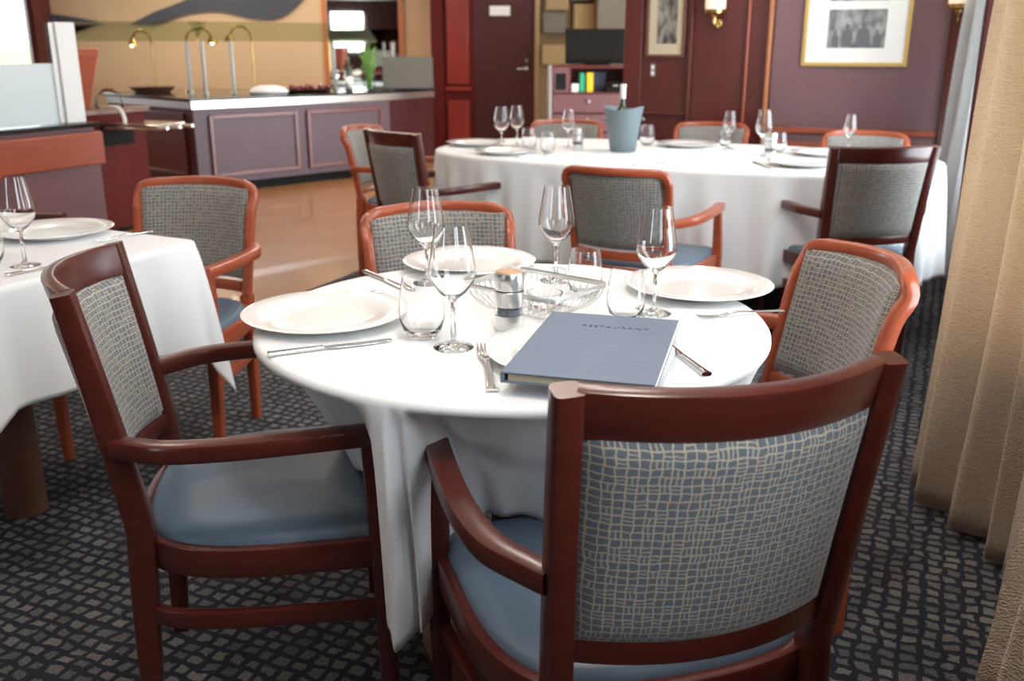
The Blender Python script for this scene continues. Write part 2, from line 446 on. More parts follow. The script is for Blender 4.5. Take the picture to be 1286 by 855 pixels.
# rear wall behind the camera
struct(room_box('wall_rear', -2.5, WU+.2, -4.35, -4.2, 0, CEIL, 'panel'))
struct(room_box('wall_rear', -10.2, -3.4, -4.35, -4.2, 0, CEIL, 'panel'))
struct(room_box('wall_rear', -3.4, -2.5, -4.35, -4.2, 0, 1.15, 'panel'))
struct(room_box('wall_rear', -3.4, -2.5, -4.35, -4.2, 2.15, CEIL, 'panel'))
# buffet wall and door wall, service area
b = MB().box((-3.4,12.27,CEIL/2), (4.95,.14,CEIL)); struct(b.build('wall_buffet', 'tanwall', smooth=0))
b = MB()
b.box((-.52,11.67,2.25),(.16,.14,.4)); b.box((-.87,11.67,CEIL/2),(.14,.16,CEIL)); b.box((-.62,11.69,CEIL/2),(.36,.10,CEIL)); b.box((.0,11.67,2.27),(.7,.14,.36))
struct(b.build('wall_door_side', 'redpanel', smooth=30, bevel=.005))
b = MB(); b.box((-.63,11.615,1.35),(.26,.03,1.0)); b.box((-.63,11.615,.42),(.26,.03,.5)); b.box((-.63,11.61,.80),(.30,.03,.05)); struct(b.build('trim_40', 'redfield', smooth=30, bevel=.008))
b = MB().box((.29,11.67,CEIL/2),(.05,.16,CEIL)); struct(b.build('trim_41', 'khakibox', smooth=30, bevel=.004))
d = struct(MB().box((-.09,11.69,1.04),(.74,.05,2.12)).build('door_1', 'doorwood', smooth=30, bevel=.004))
pl = MB().box((-.14,11.635,1.67),(.235,.012,.105)); struct(pl.build('door_sign', 'white', d, 30))
hb = MB(); hb.tube([(.17,11.645,1.03),(.17,11.59,1.03),(.06,11.585,1.025)], .012, 8); hb.lathe([(0,0),(.026,0),(.026,.012),(0,.012)], 14, (.17,11.645,1.03), 'y'); hb.lathe([(0,0),(.02,0),(.02,.016),(0,.016)], 14, (.17,11.645,1.12), 'y')
struct(hb.build('door_handle', 'chrome', d))
b = MB().box((1.9,13.2,CEIL/2), (3.6,.14,CEIL)); struct(b.build('wall_service', 'khaki', smooth=0))
b = MB().box((-.95,12.9,CEIL/2), (.1,1.2,CEIL)); struct(b.build('wall_service_side', 'khaki', smooth=0))
b = MB().box((3.3,10.9,CEIL/2), (.12,4.6,CEIL)); struct(b.build('wall_service_right', 'plainwall', smooth=0))
b = MB().box((1.28,12.7,CEIL/2), (.42,.30,CEIL)); struct(b.build('column', 'corrgrey', smooth=30, bevel=.01))

# outdoors seen through the far-left window
g = MB().prism([(-60,-20),(-9.6,-20),(-9.6,60),(-60,60)], -.35, -.3); o = g.build('ground', 'lawn', smooth=0); struct(o)
g = MB()
for k in range(26):
    a = random.uniform(0, 1); x = -33+a*16; y = 30+a*14-random.uniform(0,2)
    g.lathe([(0,-.3),(1.4,-.2),(1.7,.5),(1.2,1.2),(0,1.5)], 10, (x, y, 0), sx=random.uniform(.8,1.3), sy=random.uniform(.8,1.2))
o = g.build('hedge', 'hedge'); o['kind'] = 'stuff'; tag(o, 'pale green hedge outside the far left window', 'hedge')

# ------------------------------------------------------------------ curtains
def curtain(name, plan, z0, z1, flare, m, label, folds):
    """plan: list of (x,y) at the hem; flare: how far the points move at the top"""
    P = spline([(x,y,0.) for x, y in plan], 14)
    L_ = [0.]
    for a_, b_ in zip(P, P[1:]): L_.append(L_[-1]+hypot(b_[0]-a_[0], b_[1]-a_[1]))
    b = MB(); n_ = len(P)-1; nv = 40
    def fn(a_, t):
        i = round(a_*n_); x, y, _ = P[i]
        z = lerp(z0+.012*sin(L_[i]*23), z1, t)
        return (x+flare[0]*t+.006*sin(9*t+L_[i]*30), y+flare[1]*t, z)
    b.grid(fn, n_, nv, uvf=lambda a_, t: (L_[min(n_, round(a_*n_))], t*(z1-z0)))
    o = b.build(name, m, smooth=80, solid=.004)
    return tag(o, label, 'curtain')
# tan curtain: deep folds along the window wall, near edge swung into the room
pl_ = [(1.185,2.60),(1.218,2.545),(1.165,2.50),(1.225,2.455),(1.278,2.43),(1.225,2.385),(1.192,2.335),(1.262,2.30),(1.318,2.265),(1.262,2.22),(1.205,2.18),(1.265,2.15),(1.235,2.11),(1.195,2.07),(1.20,2.01),(1.17,1.95),(1.115,1.93),(1.12,1.86)]
curtain('curtain', pl_, .03, 2.36, (.112,.03), 'curtain', 'tan crinkled window curtain falling to a dark gap above the carpet', 0)
pl_ = [(.838,1.50),(.868,1.47),(.848,1.42),(.81,1.385),(.835,1.34),(.81,1.28),(.76,1.24),(.785,1.18),(.74,1.10)]
curtain('curtain', pl_, .03, 2.36, (.20,-.05), 'curtain', 'tan curtain nearest the camera, cut off by the lower right corner', 0)
pl_ = [(2.40,5.52),(2.46,5.50),(2.42,5.44),(2.47,5.42),(2.52,5.36),(2.455,5.32),(2.41,5.26),(2.48,5.20),(2.42,5.14),(2.37,5.06),(2.43,5.0),(2.35,4.9)]
curtain('sheer_curtain', pl_, .05, 2.36, (.13,.02), 'sheer', 'white sheer curtain in the corner beside the picture wall', 0)
struct(room_box('trim_50', WU-.255, WU-.0005, 3.42, 3.55, 0, CEIL, 'doorwood', .008))
rb = MB(); a0 = uv(WU-.14, -2.9); a1 = uv(WU-.14, 6.1); rb.tube([(a0[0],a0[1],2.39),(a1[0],a1[1],2.39)], .014, 10)
tag(rb.build('curtain_rail', 'steel'), 'steel curtain rail along the top of the window wall', 'rail')

# ------------------------------------------------------------------ chairs
def outline_seat(k=1.):
    p = [(-.258,.235),(-.262,.10),(-.258,-.03),(-.235,-.13),(-.185,-.20),(-.10,-.228),(0,-.236),(.10,-.228),(.185,-.20),(.235,-.13),(.258,-.03),(.262,.10),(.258,.235),(.20,.256),(0,.262),(-.20,.256)]
    q = spline([(x,y,0.) for x, y in p], 4, True)
    return [(x*k, .01+(y-.01)*k) for x, y, _ in q]
def make_chair(name, kind, wood_m, fab, label):
    t = thing(name, label, 'chair')
    wide = kind == 'wide'
    zt = .90 if wide else .84
    xt = .213 if wide else .212; xb = .196; yt = -.298 if wide else -.312
    def post(z):     # centre line of a rear post above the seat
        a = max(0., (z-.45)/(zt-.45)); return (lerp(xb, xt, a), -.226-(-.226-yt)*a**1.15)
    # rear legs (with the back posts on the wide-rail model)
    for sx in (-1, 1):
        pts = [(sx*.186,-.245,0.),(sx*.191,-.238,.2),(sx*xb,-.228,.40),(sx*xb,-.226,.46)]
        if wide: pts += [(sx*post(z)[0], post(z)[1], z) for z in (.55,.65,.75,.85,zt-.004)]
        P = spline(pts, 4); n_ = len(P)
        w_ = [.028+.009*min(1, p[2]/.35) for p in P]; h_ = [.034+.014*min(1, p[2]/.35)-.012*max(0, (p[2]-.5)/.4) for p in P]
        MB().sweep(P, w_, h_, (0,1,0), .2).build('leg', wood_m, t)
    if wide:
        # tall top rail bowed backwards between the posts
        xr = xt-.018; zc = zt-.034
        P = []
        for k in range(17):
            a = -1+2*k/16; P.append((a*xr, post(zc)[1]-.062*(1-a*a), zc+.002*(1-a*a)))
        MB().sweep(P, .024, .066, (0,-.24,.97), .18).build('top_rail', wood_m, t)
        z1 = zt-.062; z0 = .528
        xr = xb-.012
    else:
        # one continuous frame with rounded corners
        P = [(-post(.46)[0], post(.46)[1], .46)] + [(-post(z)[0], post(z)[1], z) for z in (.55,.65,.74)]
        zc = zt-.016
        P += [(-xt-.0, yt-.0, zt-.055), (-xt+.012, yt-.006, zt-.028), (-xt+.042, yt-.018, zc)]
        for k in range(1, 12):
            a = -1+2*k/12; P.append((a*(xt-.042)*.98, yt-.018-.055*(1-a*a), zc+.004*(1-a*a)))
        P += [(-x, y, z) for x, y, z in P[6::-1]]
        P = spline(P, 3)
        ups = []
        MB().sweep(P, .030, .034, (0,1,0), .3).build('back_frame', wood_m, t)
        z1 = zt-.028; z0 = .515
    # lower back rail
    P = []
    zc = .511 if wide else .486; pw = post(zc)
    for k in range(13):
        a = -1+2*k/12; P.append((a*(pw[0]-.014), pw[1]-.045*(1-a*a), zc))
    MB().sweep(P, .024, .036, (0,0,1), .18).build('lower_rail', wood_m, t)
    # upholstered back panel, bowed, cushioned both ways
    nu, nv = 22, 16
    def panel(side):
        def fn(a, b_):
            s_ = -1+2*a; z = lerp(z0-.002, z1+.004, b_); px, py = post(z)
            bow = lerp(.045, .060, b_)*(1-s_*s_)
            e = min(1., min(min(a, 1-a)*9, min(b_, 1-b_)*8)); e = math.sqrt(max(0., e*(2-e)))
            th = (.018*e+.002) if side > 0 else -(.016*e+.004)
            return (s_*(px-.015), py-bow+th+(.002 if side > 0 else -.002), z)
        return fn
    b = MB(); ux = lambda a, b_: ((a-.5)*.42, b_*(z1-z0))
    b.grid(panel(1), nu, nv, flip=True, uvf=ux); b.grid(panel(-1), nu, nv, uvf=lambda a, b_: (ux(a, b_)[0]+.7, ux(a, b_)[1]+.3))
    # close the rim
    fa, fb = panel(1), panel(-1)
    ring = [(i/nu, 0) for i in range(nu+1)]+[(1, j/nv) for j in range(1, nv+1)]+[(i/nu, 1) for i in range(nu-1, -1, -1)]+[(0, j/nv) for j in range(nv-1, 0, -1)]
    k = len(ring); vs = [fa(*q) for q in ring]+[fb(*q) for q in ring]
    b.add(vs, [(i, (i+1) % k, k+(i+1) % k, k+i) for i in range(k)], [tuple(ux(*ring[j % k]) for j in (i, i+1, i+1, i)) for i in range(k)])
    b.build('backrest', fab, t, 70)
    # front legs and armrests
    for sx in (-1, 1):
        P = spline([(sx*.262,.202,0.),(sx*.268,.200,.2),(sx*.272,.196,.42),(sx*.268,.183,.632)], 4)
        w_ = [.026+.012*min(1, p[2]/.4)-.008*max(0, (p[2]-.45)/.2) for p in P]
        MB().sweep(P, w_, [a+.004 for a in w_], (0,1,0), .2).build('leg', wood_m, t)
        pp = post(.63)
        P = spline([(sx*(pp[0]+.010), pp[1]+.004, .622),(sx*(pp[0]+.030), pp[1]+.035, .624),(sx*.268,-.155,.628),(sx*.282,-.06,.631),(sx*.280,.07,.633),(sx*.270,.205,.634)], 6)
        n_ = len(P)
        MB().sweep(P, [lerp(.036,.042,min(1, k/12)) for k in range(n_)], .034, (0,0,1), .22).build('armrest', wood_m, t)
        P = spline([(sx*.192,-.225,.285),(sx*.222,-.185,.285),(sx*.245,-.10,.285),(sx*.258,.05,.285),(sx*.266,.192,.285)], 5)
        MB().sweep(P, .020, .036, (0,0,1), .25).build('stretcher', wood_m, t)
    # seat frame and cushion
    q = outline_seat(1.01); P = [(x, y, .404) for x, y in q]
    MB().sweep(P, .024, .056, (0,0,1), .15, closed=True).build('seat_frame', wood_m, t)
    b = MB(); q = outline_seat(.985); k = len(q); rings = [(1., .420), (1., .434), (.975, .446), (.92, .453), (.8, .457), (.5, .460), (.2, .461)]
    vs = []; fs = []
    for sc, z in rings:
        vs += [(x*sc, .01+(y-.01)*sc, z) for x, y in q]
    for r in range(len(rings)-1):
        fs += [(r*k+i, r*k+(i+1) % k, (r+1)*k+(i+1) % k, (r+1)*k+i)[::-1] for i in range(k)]
    fs.append(tuple((len(rings)-1)*k+i for i in range(k))[::-1]); fs.append(tuple(range(k)))
    b.add(vs, fs); b.build('seat_cushion', 'vinyl', t, 60)
    return t
WIDE = make_chair('dining_armchair', 'wide', 'mahogany', 'fabric', 'dark mahogany armchair nearest the camera, seen from behind with its whole woven back panel')
SLIM = make_chair('dining_armchair', 'slim', 'cherry', 'fabric', 'orange-red wooden armchair with rounded back frame at the right of the menu table')
GRP = 'wooden armchairs with woven back panels'
WIDE['group'] = SLIM['group'] = GRP
def put(o, x, y, rz, sc=1.): o.location = (x, y, 0); o.rotation_euler = (0,0,radians(rz)); o.scale = (sc,)*3
put(WIDE, .188, 1.375, 15.8, 1.01)
put(SLIM, .460, 2.03, 101.5)
def seat_at(src, x, y, rz, label, sc=1.): return dup(src, (x,y,0), radians(rz), label, GRP, sc)
seat_at(WIDE, -.482, 1.772, -78.5, 'reddish armchair seen side-on at the left of the menu table, blue seat showing', 1.0)
seat_at(SLIM, -.133, 2.45, -165, 'orange-red armchair tucked behind the menu table, its back behind two wine glasses')
seat_at(SLIM, -1.145, 3.01, 171, 'orange-red armchair behind the square left table, alone against the bare floor')
seat_at(SLIM, .545, 3.97, -28, 'armchair seen from behind at the near side of the far table, under the ice bucket')
seat_at(WIDE, 1.455, 4.17, 7, 'dark armchair seen from behind at the far table beside the curtains')
seat_at(WIDE, -.345, 4.80, -50, 'dark armchair seen from behind at the left end of the far table')
seat_at(SLIM, -.575, 5.52, -112, 'pale-framed armchair half hidden behind the dark chair at the far table end')
seat_at(SLIM, .33, 5.78, 178, 'armchair on the far side of the far table, below the black monitor')
seat_at(SLIM, 1.10, 5.60, 160, 'armchair on the far side of the far table, below the wall lamp')
seat_at(SLIM, 1.76, 4.97, 152, 'armchair on the far side of the far table, below the large framed picture')
seat_at(WIDE, -1.97, 3.47, -90, 'armchair at the left picture edge of which only one arm tip shows')

# ------------------------------------------------------------------ tables and cloths
TZ = .757
def table(name, label, loc, rz, top, foot_r, col_r, col=(0,0)):
    t = thing(name, label, 'table', loc, rz)
    MB().prism(top, .728, .748).build('tabletop', 'pedestal', t, 30, bevel=.004)
    MB().lathe([(0,.002),(col_r,.002),(col_r,.70),(col_r*1.6,.728),(0,.728)], 32, (*col,0)).build('pedestal', 'pedestal', t)
    if foot_r: MB().lathe([(0,0),(foot_r,0),(foot_r,.018),(foot_r*.5,.04),(col_r,.05),(0,.05)], 40).build('base', 'pedestal', t)
    return t
def cloth(name, label, outline, hem, waves, ztop=TZ):
    """outline: list of (x,y,nx,ny) edge points; hem(i)->(hem z, inward shift); waves(i,t)->offset along the normal"""
    k = len(outline); cx_ = sum(p[0] for p in outline)/k; cy_ = sum(p[1] for p in outline)/k
    rings = []
    for sc in (.02,.3,.6,.85,.96): rings.append([(cx_+(p[0]-cx_)*sc, cy_+(p[1]-cy_)*sc, ztop) for p in outline])
    for off, dz in ((-.006,-.0005),(.0,-.003),(.004,-.009),(.005,-.018)): rings.append([(p[0]+p[2]*off, p[1]+p[3]*off, ztop+dz) for p in outline])
    T = 22
    for j in range(1, T+1):
        t = j/T; rg = []
        for i, p in enumerate(outline):
            hz, inn, *ex = hem(i); ex = ex[0] if ex else .75; z = lerp(ztop-.018, hz, t)
            off = .005-inn*t**ex+waves(i, t)
            rg.append((p[0]+p[2]*off, p[1]+p[3]*off, z))
        rings.append(rg)
    vs = [q for r in rings for q in r]; fs = []
    for r in range(len(rings)-1): fs += [(r*k+i, r*k+(i+1) % k, (r+1)*k+(i+1) % k, (r+1)*k+i)[::-1] for i in range(k)]
    fs.append(tuple(range(k)))
    o = MB().add(vs, fs).build(name, 'linen', smooth=179, solid=.0016)
    return tag(o, label, 'tablecloth')
def interp(tab, a):
    a %= 360
    for (a0, *v0), (a1, *v1) in zip(tab, tab[1:]+[[tab[0][0]+360]+list(tab[0][1:])]):
        if a0 <= a < a1 or a0 <= a+360 < a1:
            if a < a0: a += 360
            t = (a-a0)/(a1-a0); t = t*t*(3-2*t)
            return [lerp(x, y, t) for x, y in zip(v0, v1)]
    return list(tab[0][1:])
# table 1: round, in the foreground
C1 = (.0, 1.865); R1 = .505
table('round_dining_table', 'round foreground table under a white cloth, only its edge and foot suggested', (*C1, 0), 0, [(.482*cos(2*pi*k/64), .482*sin(2*pi*k/64)) for k in range(64)], .20, .045)
K = 720
out1 = [(C1[0]+R1*cos(2*pi*k/K), C1[1]+R1*sin(2*pi*k/K), cos(2*pi*k/K), sin(2*pi*k/K)) for k in range(K)]
HEM1 = [[0,.47,.22,.7],[28,.47,.22,.7],[45,.36,.06,.9],[62,.47,.20,.7],[95,.47,.22,.7],[120,.47,.19,.7],[140,.36,.06,.9],[158,.47,.15,.8],[185,.466,.18,.72],[212,.466,.20,.62],[227,.466,.225,.50],[236,.452,.20,.52],[241,.40,.11,.7],[244,.325,.035,.9],[246.5,.287,.018,.9],[248.3,.298,.085,.7],[249.8,.305,.06,.6],[251.6,.345,.15,.5],[255,.42,.215,.48],[262,.462,.22,.55],[275,.462,.20,.75],[292,.462,.18,.85],[318,.462,.19,.75],[330,.40,.10,.8],[342,.46,.15,.75]]
h1 = [interp(HEM1, 360*k/K) for k in range(K)]
def w1(i, t):
    a = 360*i/K
    s_ = t**1.3
    return s_*(.012*sin(radians(a*9+20))+.010*sin(radians(a*15+70))+.006*sin(radians(a*26)))
cloth('tablecloth', 'white cloth on the round foreground table, a long corner hanging between two chairs', out1, lambda i: h1[i], w1)

# table 2: square, at the left
T2C = (-1.446, 2.502); T2R = radians(-27); HX, HY = .425, .40
def rounded_rect(hx, hy, r, n_side, n_c):
    pts = []
    cs = [(hx-r, hy-r, 0), (-hx+r, hy-r, 90), (-hx+r, -hy+r, 180), (hx-r, -hy+r, 270)]
    for j, (x, y, a0) in enumerate(cs):
        for k in range(n_c+1):
            a = radians(a0+90*k/n_c); pts.append((x+r*cos(a), y+r*sin(a), cos(a), sin(a), 'c', k/n_c))
        x2, y2, a2 = cs[(j+1) % 4]; a = radians(a0+90)
        p0 = (x+r*cos(a), y+r*sin(a)); p1 = (x2+r*cos(a), y2+r*sin(a))
        for k in range(1, n_side): pts.append((lerp(p0[0],p1[0],k/n_side), lerp(p0[1],p1[1],k/n_side), cos(a), sin(a), 's', k/n_side))
    return pts
def turned(pts, c, rz):
    cr, sr = cos(rz), sin(rz)
    return [(c[0]+p[0]*cr-p[1]*sr, c[1]+p[0]*sr+p[1]*cr, p[2]*cr-p[3]*sr, p[2]*sr+p[3]*cr) for p in pts]
table('square_dining_table', 'square table at the left picture edge on a thick brown column', (*T2C, 0), T2R, [(p[0]*.99, p[1]*.99) for p in rounded_rect(HX, HY, .03, 2, 4)], 0, .057, (.045,.012))
rr = rounded_rect(HX, HY, .035, 40, 12)
def hem2(i):
    p = rr[i]
    if p[4] == 'c': k = 1-abs(p[5]-.5)*2; return (.405-.115*k**.8, -.035-.03*k)
    d = min(p[5], 1-p[5]); k = max(0, 1-d/.24)
    return (.46-.055*k**1.6, -.012-.023*k+.03*max(0, 1-abs(d-.2)/.14))
cloth('tablecloth', 'white cloth on the square left table, hanging in a point towards the bare floor', turned(rr, T2C, T2R), hem2, lambda i, t: t*(.008*sin(i*.19)+.005*sin(i*.41)))

# table 3: long oval at the back
T3C = (.825, 4.935); T3R = RZ
A3, B3 = 1.27, .66
o3 = []
K3 = 400
def se(a):
    c_, s_ = cos(a), sin(a); e = 2/2.7
    return (A3*math.copysign(abs(c_)**e, c_), B3*math.copysign(abs(s_)**e, s_))
ang = [2*pi*k/K3 for k in range(K3)]
for a in ang:
    x, y = se(a); x1, y1 = se(a+.004); x0, y0 = se(a-.004); tx, ty = x1-x0, y1-y0; l = hypot(tx, ty); o3.append((x, y, ty/l, -tx/l))
# even out the sampling
def resample(P, n_):
    L_ = [0.]; Q = P+[P[0]]
    for a, b_ in zip(Q, Q[1:]): L_.append(L_[-1]+hypot(b_[0]-a[0], b_[1]-a[1]))
    out = []; j = 0
    for k in range(n_):
        d_ = L_[-1]*k/n_
        while L_[j+1] < d_: j += 1
        t = (d_-L_[j])/(L_[j+1]-L_[j]+1e-9); q = [lerp(x, y, t) for x, y in zip(Q[j], Q[j+1])]
        l = hypot(q[2], q[3]); out.append((q[0], q[1], q[2]/l, q[3]/l))
    return out
o3 = resample(o3, 420)
t3 = table('oval_dining_table', 'long oval table in front of the picture wall, hidden by its white cloth', (*T3C, 0), T3R, [(p[0]*.985, p[1]*.985) for p in o3[::4]], .3, .06)
ph3 = [random.uniform(0, 6.28) for _ in range(4)]
cloth('tablecloth', 'white pleated cloth on the long far table', turned(o3, T3C, T3R),
      lambda i: (.27+.012*sin(i*.12), -.01), lambda i, t: t**.75*(.022*sin(i*.42+ph3[0])+.015*sin(i*.71+ph3[1])+.012*sin(i*.17+ph3[2])))

# ------------------------------------------------------------------ tableware prototypes
def lathe_thing(name, prof, m, label, cat, group, n_=40):
    o = MB().lathe(prof, n_).build(name, m, smooth=50); return tag(o, label, cat, group)
PLATE = [(0,.004),(.045,.004),(.092,.0045),(.096,0),(.101,.0),(.106,.005),(.118,.009),(.162,.0195),(.1635,.0215),(.161,.0225),(.116,.0135),(.106,.010),(.100,.0075),(.07,.007),(0,.007)]
def wine_prof(k=1., h=1.):
    outer = [(0,0),(.036,0),(.037,.0015),(.030,.004),(.012,.008),(.005,.014),(.0042,.05),(.0045,.084),(.010,.092),(.024,.103),(.038,.122),(.0425,.137),(.0415,.152),(.036,.185),(.0305,.218),(.0295,.225)]
    inner = [(.0287,.225),(.0297,.218),(.0352,.185),(.0405,.152),(.0415,.137),(.037,.1235),(.023,.106),(.010,.0965),(0,.095)]
    return [(r*k, z*h) for r, z in outer+inner]
def tumbler_prof(k=1., h=1.):
    outer = [(0,0),(.022,0),(.027,.003),(.036,.018),(.041,.036),(.042,.050),(.039,.080),(.0345,.110),(.034,.112)]
    inner = [(.0332,.112),(.0337,.110),(.038,.080),(.0408,.050),(.0395,.037),(.034,.021),(.024,.010),(0,.009)]
    return [(r*k, z*h) for r, z in outer+inner]
def place(src, first, x, y, z, label, rz=0, sc=1., group=None):
    if first:
        src.location = (x,y,z); src.rotation_euler = (0,0,rz); src.scale = (sc,)*3; src['label'] = label
        return src
    return dup(src, (x,y,z), rz, label, group or src.get('group'), sc)
plate = lathe_thing('dinner_plate', PLATE, 'porcelain', '', 'plate', 'white dinner plates', 72)
PZ = TZ+.0005
spots = [(-.372,1.835,'white plate at the left rim of the foreground table'),(-.105,2.31,'white plate at the back of the foreground table, behind the wire basket'),
         (.415,2.07,'white plate at the right rim of the foreground table'),(.118,1.585,'white plate under the blue-grey menu'),
         (-1.325,2.735,'white plate on the square left table'),
         (-.20,5.36,'white plate at the left end of the far table'),(-.03,4.93,'white plate at the near left of the far table, left of the tumblers'),
         (.955,5.30,'white plate on the far table just right of the ice bucket'),(1.33,4.42,'white plate on the far table beside the dark chair back'),
         (1.56,4.86,'white plate at the right of the far table, behind the tumbler')]
for k, (x, y, lb) in enumerate(spots): place(plate, k == 0, x, y, PZ, lb)
wine = lathe_thing('wine_glass', wine_prof(), 'glass', '', 'wine glass', 'empty wine glasses', 48)
wsp = [(-.106,1.655,'large wine glass in front, beside the pepper mill on the foreground table',1.),(-.195,2.14,'wine glass at the back left of the foreground table, against the chair back',.98),
       (.102,2.17,'wine glass at the back of the foreground table in front of the far chair',.98),(.29,1.885,'tall wine glass beside the right plate of the foreground table',.97),
       (-1.212,2.33,'wine glass at the left picture edge on the square table',.98)]
for k, (x, y, lb, sc) in enumerate(wsp): place(wine, k == 0, x, y, PZ, lb, sc=sc)
far = lathe_thing('wine_glass', wine_prof(), 'glass', '', 'wine glass', 'empty wine glasses', 28)
wf = [(-.056,5.16,'leftmost wine glass on the far table, above the chair arm',.98),(.027,5.36,'second wine glass from the left on the far table',.95),(.305,5.26,'wine glass on the far table just left of the ice bucket',.90),
      (1.150,5.16,'wine glass on the far table below the wall lamp',.88),(1.245,4.82,'tallest wine glass on the far table, at its right half',1.),(1.74,5.02,'rightmost wine glass on the far table, above the dark chair back',.84)]
for k, (x, y, lb, sc) in enumerate(wf): place(far, k == 0, x, y, PZ, lb, sc=sc)
tum = lathe_thing('tumbler', tumbler_prof(), 'glass', '', 'tumbler', 'empty water tumblers', 44)
ts = [(-.168,1.72,'tumbler in front of the left plate on the foreground table',1.04),(.159,2.03,'tumbler behind the wire basket on the foreground table',.92),(.226,1.835,'tumbler above the top edge of the menu',.92),
      (-1.308,2.338,'tumbler cut by the left picture edge on the square table',.98)]
for k, (x, y, lb, sc) in enumerate(ts): place(tum, k == 0, x, y, PZ, lb, sc=sc)
tf = lathe_thing('tumbler', tumbler_prof(), 'glass', '', 'tumbler', 'empty water tumblers', 26)
ts = [(.092,5.16,'tumbler between the two left wine glasses and the far chair',1.),(.183,4.97,'nearest tumbler at the left half of the far table',.95),(.745,5.36,'tumbler just right of the ice bucket',1.),
      (1.165,5.31,'small tumbler left of the wine glass below the wall lamp',.8),(1.375,4.99,'tumbler right of the steel mill on the far table',.92)]
for k, (x, y, lb, sc) in enumerate(ts): place(tf, k == 0, x, y, PZ, lb, sc=sc)

# pepper mill
pm = thing('pepper_mill', 'brushed steel pepper mill with clear window and brown cap beside the menu', 'pepper mill', (-.005,1.775,PZ), 0, 'steel pepper mills')
MB().lathe([(0,0),(.0275,0),(.0285,.002),(.0285,.030),(.027,.031),(0,.031)], 40).build('base', 'steel', pm)
MB().lathe([(.0270,.031),(.0278,.0315),(.0278,.047),(.0270,.0475),(.0262,.047),(.0262,.0315)], 40).build('grind_window', 'glass', pm)
MB().lathe([(0,.0312),(.0235,.0312),(.0235,.042),(.018,.046),(0,.0465)], 24).build('peppercorns', 'pepper', pm)
MB().lathe([(0,.0475),(.0282,.0475),(.0285,.049),(.0285,.076),(.0275,.077),(0,.077)], 40).build('body', 'steel', pm)
MB().lathe([(0,.077),(.0268,.077),(.0268,.0795),(0,.0795)], 40).build('seam', 'darkgap', pm)
cp = MB().lathe([(0,.0795),(.0275,.0795),(.0285,.081),(.0285,.110),(.0275,.1125),(.0255,.113),(0,.113)], 40).build('cap', 'steel', pm)
MB().lathe([(0,.1131),(.0252,.1131),(.0245,.1142),(0,.1146)], 36).build('cap_insert', 'copper', cp)
dup(pm, (.345,5.10,PZ), 0, 'steel pepper mill left of the ice bucket on the far table', 'steel pepper mills')
dup(pm, (1.262,4.74,PZ), 0, 'steel pepper mill in front of the tallest far wine glass', 'steel pepper mills', 1.05)

# menu
mn = thing('menu', 'closed blue-grey restaurant menu lying on the front plate', 'menu', (.146,1.545,PZ+.0232), radians(-15))
MW, ML, MT = .236, .366, .018
bt = MB()
bt.box((0,0,.0015), (MW, ML, .003)); bt.build('back_cover', 'menu', mn, 30, bevel=.0012)
MB().box((0.002,0,MT/2), (MW-.012, ML-.01, MT-.0065)).build('pages', 'cream', mn, 30)
MB().box((0,0,MT-.0015), (MW, ML, .003)).build('front_cover', 'menu', mn, 30, bevel=.0012)
MB().sweep([(-MW/2,-ML/2,MT/2),(-MW/2,ML/2,MT/2)], .006, MT, (0,0,1), .45).build('spine', 'menu', mn)
MB().box((MW/2-.002,.0,MT/2), (.003, ML-.006, MT-.008)).build('page_edge', 'paper', mn, 30)
cu_ = bpy.data.curves.new('lettering', 'FONT'); cu_.body = 'RESTAURANT'; cu_.size = .0165; cu_.align_x = 'CENTER'; cu_.extrude = .0003; cu_.space_character = 1.25
to = bpy.data.objects.new('lettering_source', cu_); COL.objects.link(to)
dg = bpy.context.evaluated_depsgraph_get(); me = bpy.data.meshes.new_from_object(to.evaluated_get(dg)); bpy.data.objects.remove(to)
me.materials.clear(); me.materials.append(M['ink'])
lt = bpy.data.objects.new('embossed_lettering', me); COL.objects.link(lt); lt.parent = mn; lt.location = (.012, ML/2-.085, MT+.0002)
lt['label'] = 'word RESTAURANT embossed on the cover'

# cutlery
def make_fork(m='chrome'):
    b = MB(); P = [(0,0,.004),(0,.02,.0042),(0,.06,.006),(0,.10,.009),(0,.125,.0075),(0,.140,.004)]
    b.sweep(spline(P, 4), [lerp(.020,.007,min(1,(k/12)**.7)) if k < 12 else lerp(.007,.018,(k-12)/8) for k in range(21)], .003, (0,0,1), .35)
    for x in (-.0085,-.0028,.0028,.0085): b.sweep(spline([(x*.85,.138,.0045),(x,.150,.003),(x,.170,.0028),(x*.97,.200,.006)], 3), [.0038]*7+[.0034,.003,.0018], .0022, (0,0,1), .35)
    return b
def make_knife():
    b = MB(); b.sweep(spline([(0,0,.005),(0,.03,.005),(0,.10,.005)], 5), [.018,.017,.016,.0155,.015,.0145,.014,.0135,.013,.0125,.012], .0075, (0,0,1), .45)
    b.sweep(spline([(.0,.10,.005),(.001,.12,.004),(.002,.17,.003),(.001,.215,.003),(-.003,.232,.003)], 4), [.011,.012,.0135,.015,.0165,.0175,.018,.0185,.019,.019,.0185,.018,.017,.016,.013,.008,.002], .0016, (0,0,1), .3)
    return b
fork = tag(make_fork().build('fork', 'chrome'), '', 'fork', 'table forks')
knife = tag(make_knife().build('knife', 'chrome'), '', 'knife', 'table knives')
def lay(src, first, hx, hy, tx, ty, label, sc=1.):
    rz = atan2(-(tx-hx), ty-hy); place(src, first, hx, hy, PZ, label, rz, sc)
lay(fork, 1, -.030,1.417, -.054,1.665, 'fork with upright tines at the front of the foreground table, left of the menu', 1.2)
lay(fork, 0, .555,1.893, .375,1.845, 'fork in front of the right plate on the foreground table', .95)
lay(fork, 0, -.285,2.06, -.43,1.985, 'fork of which only a tip shows above the left plate', 1.)
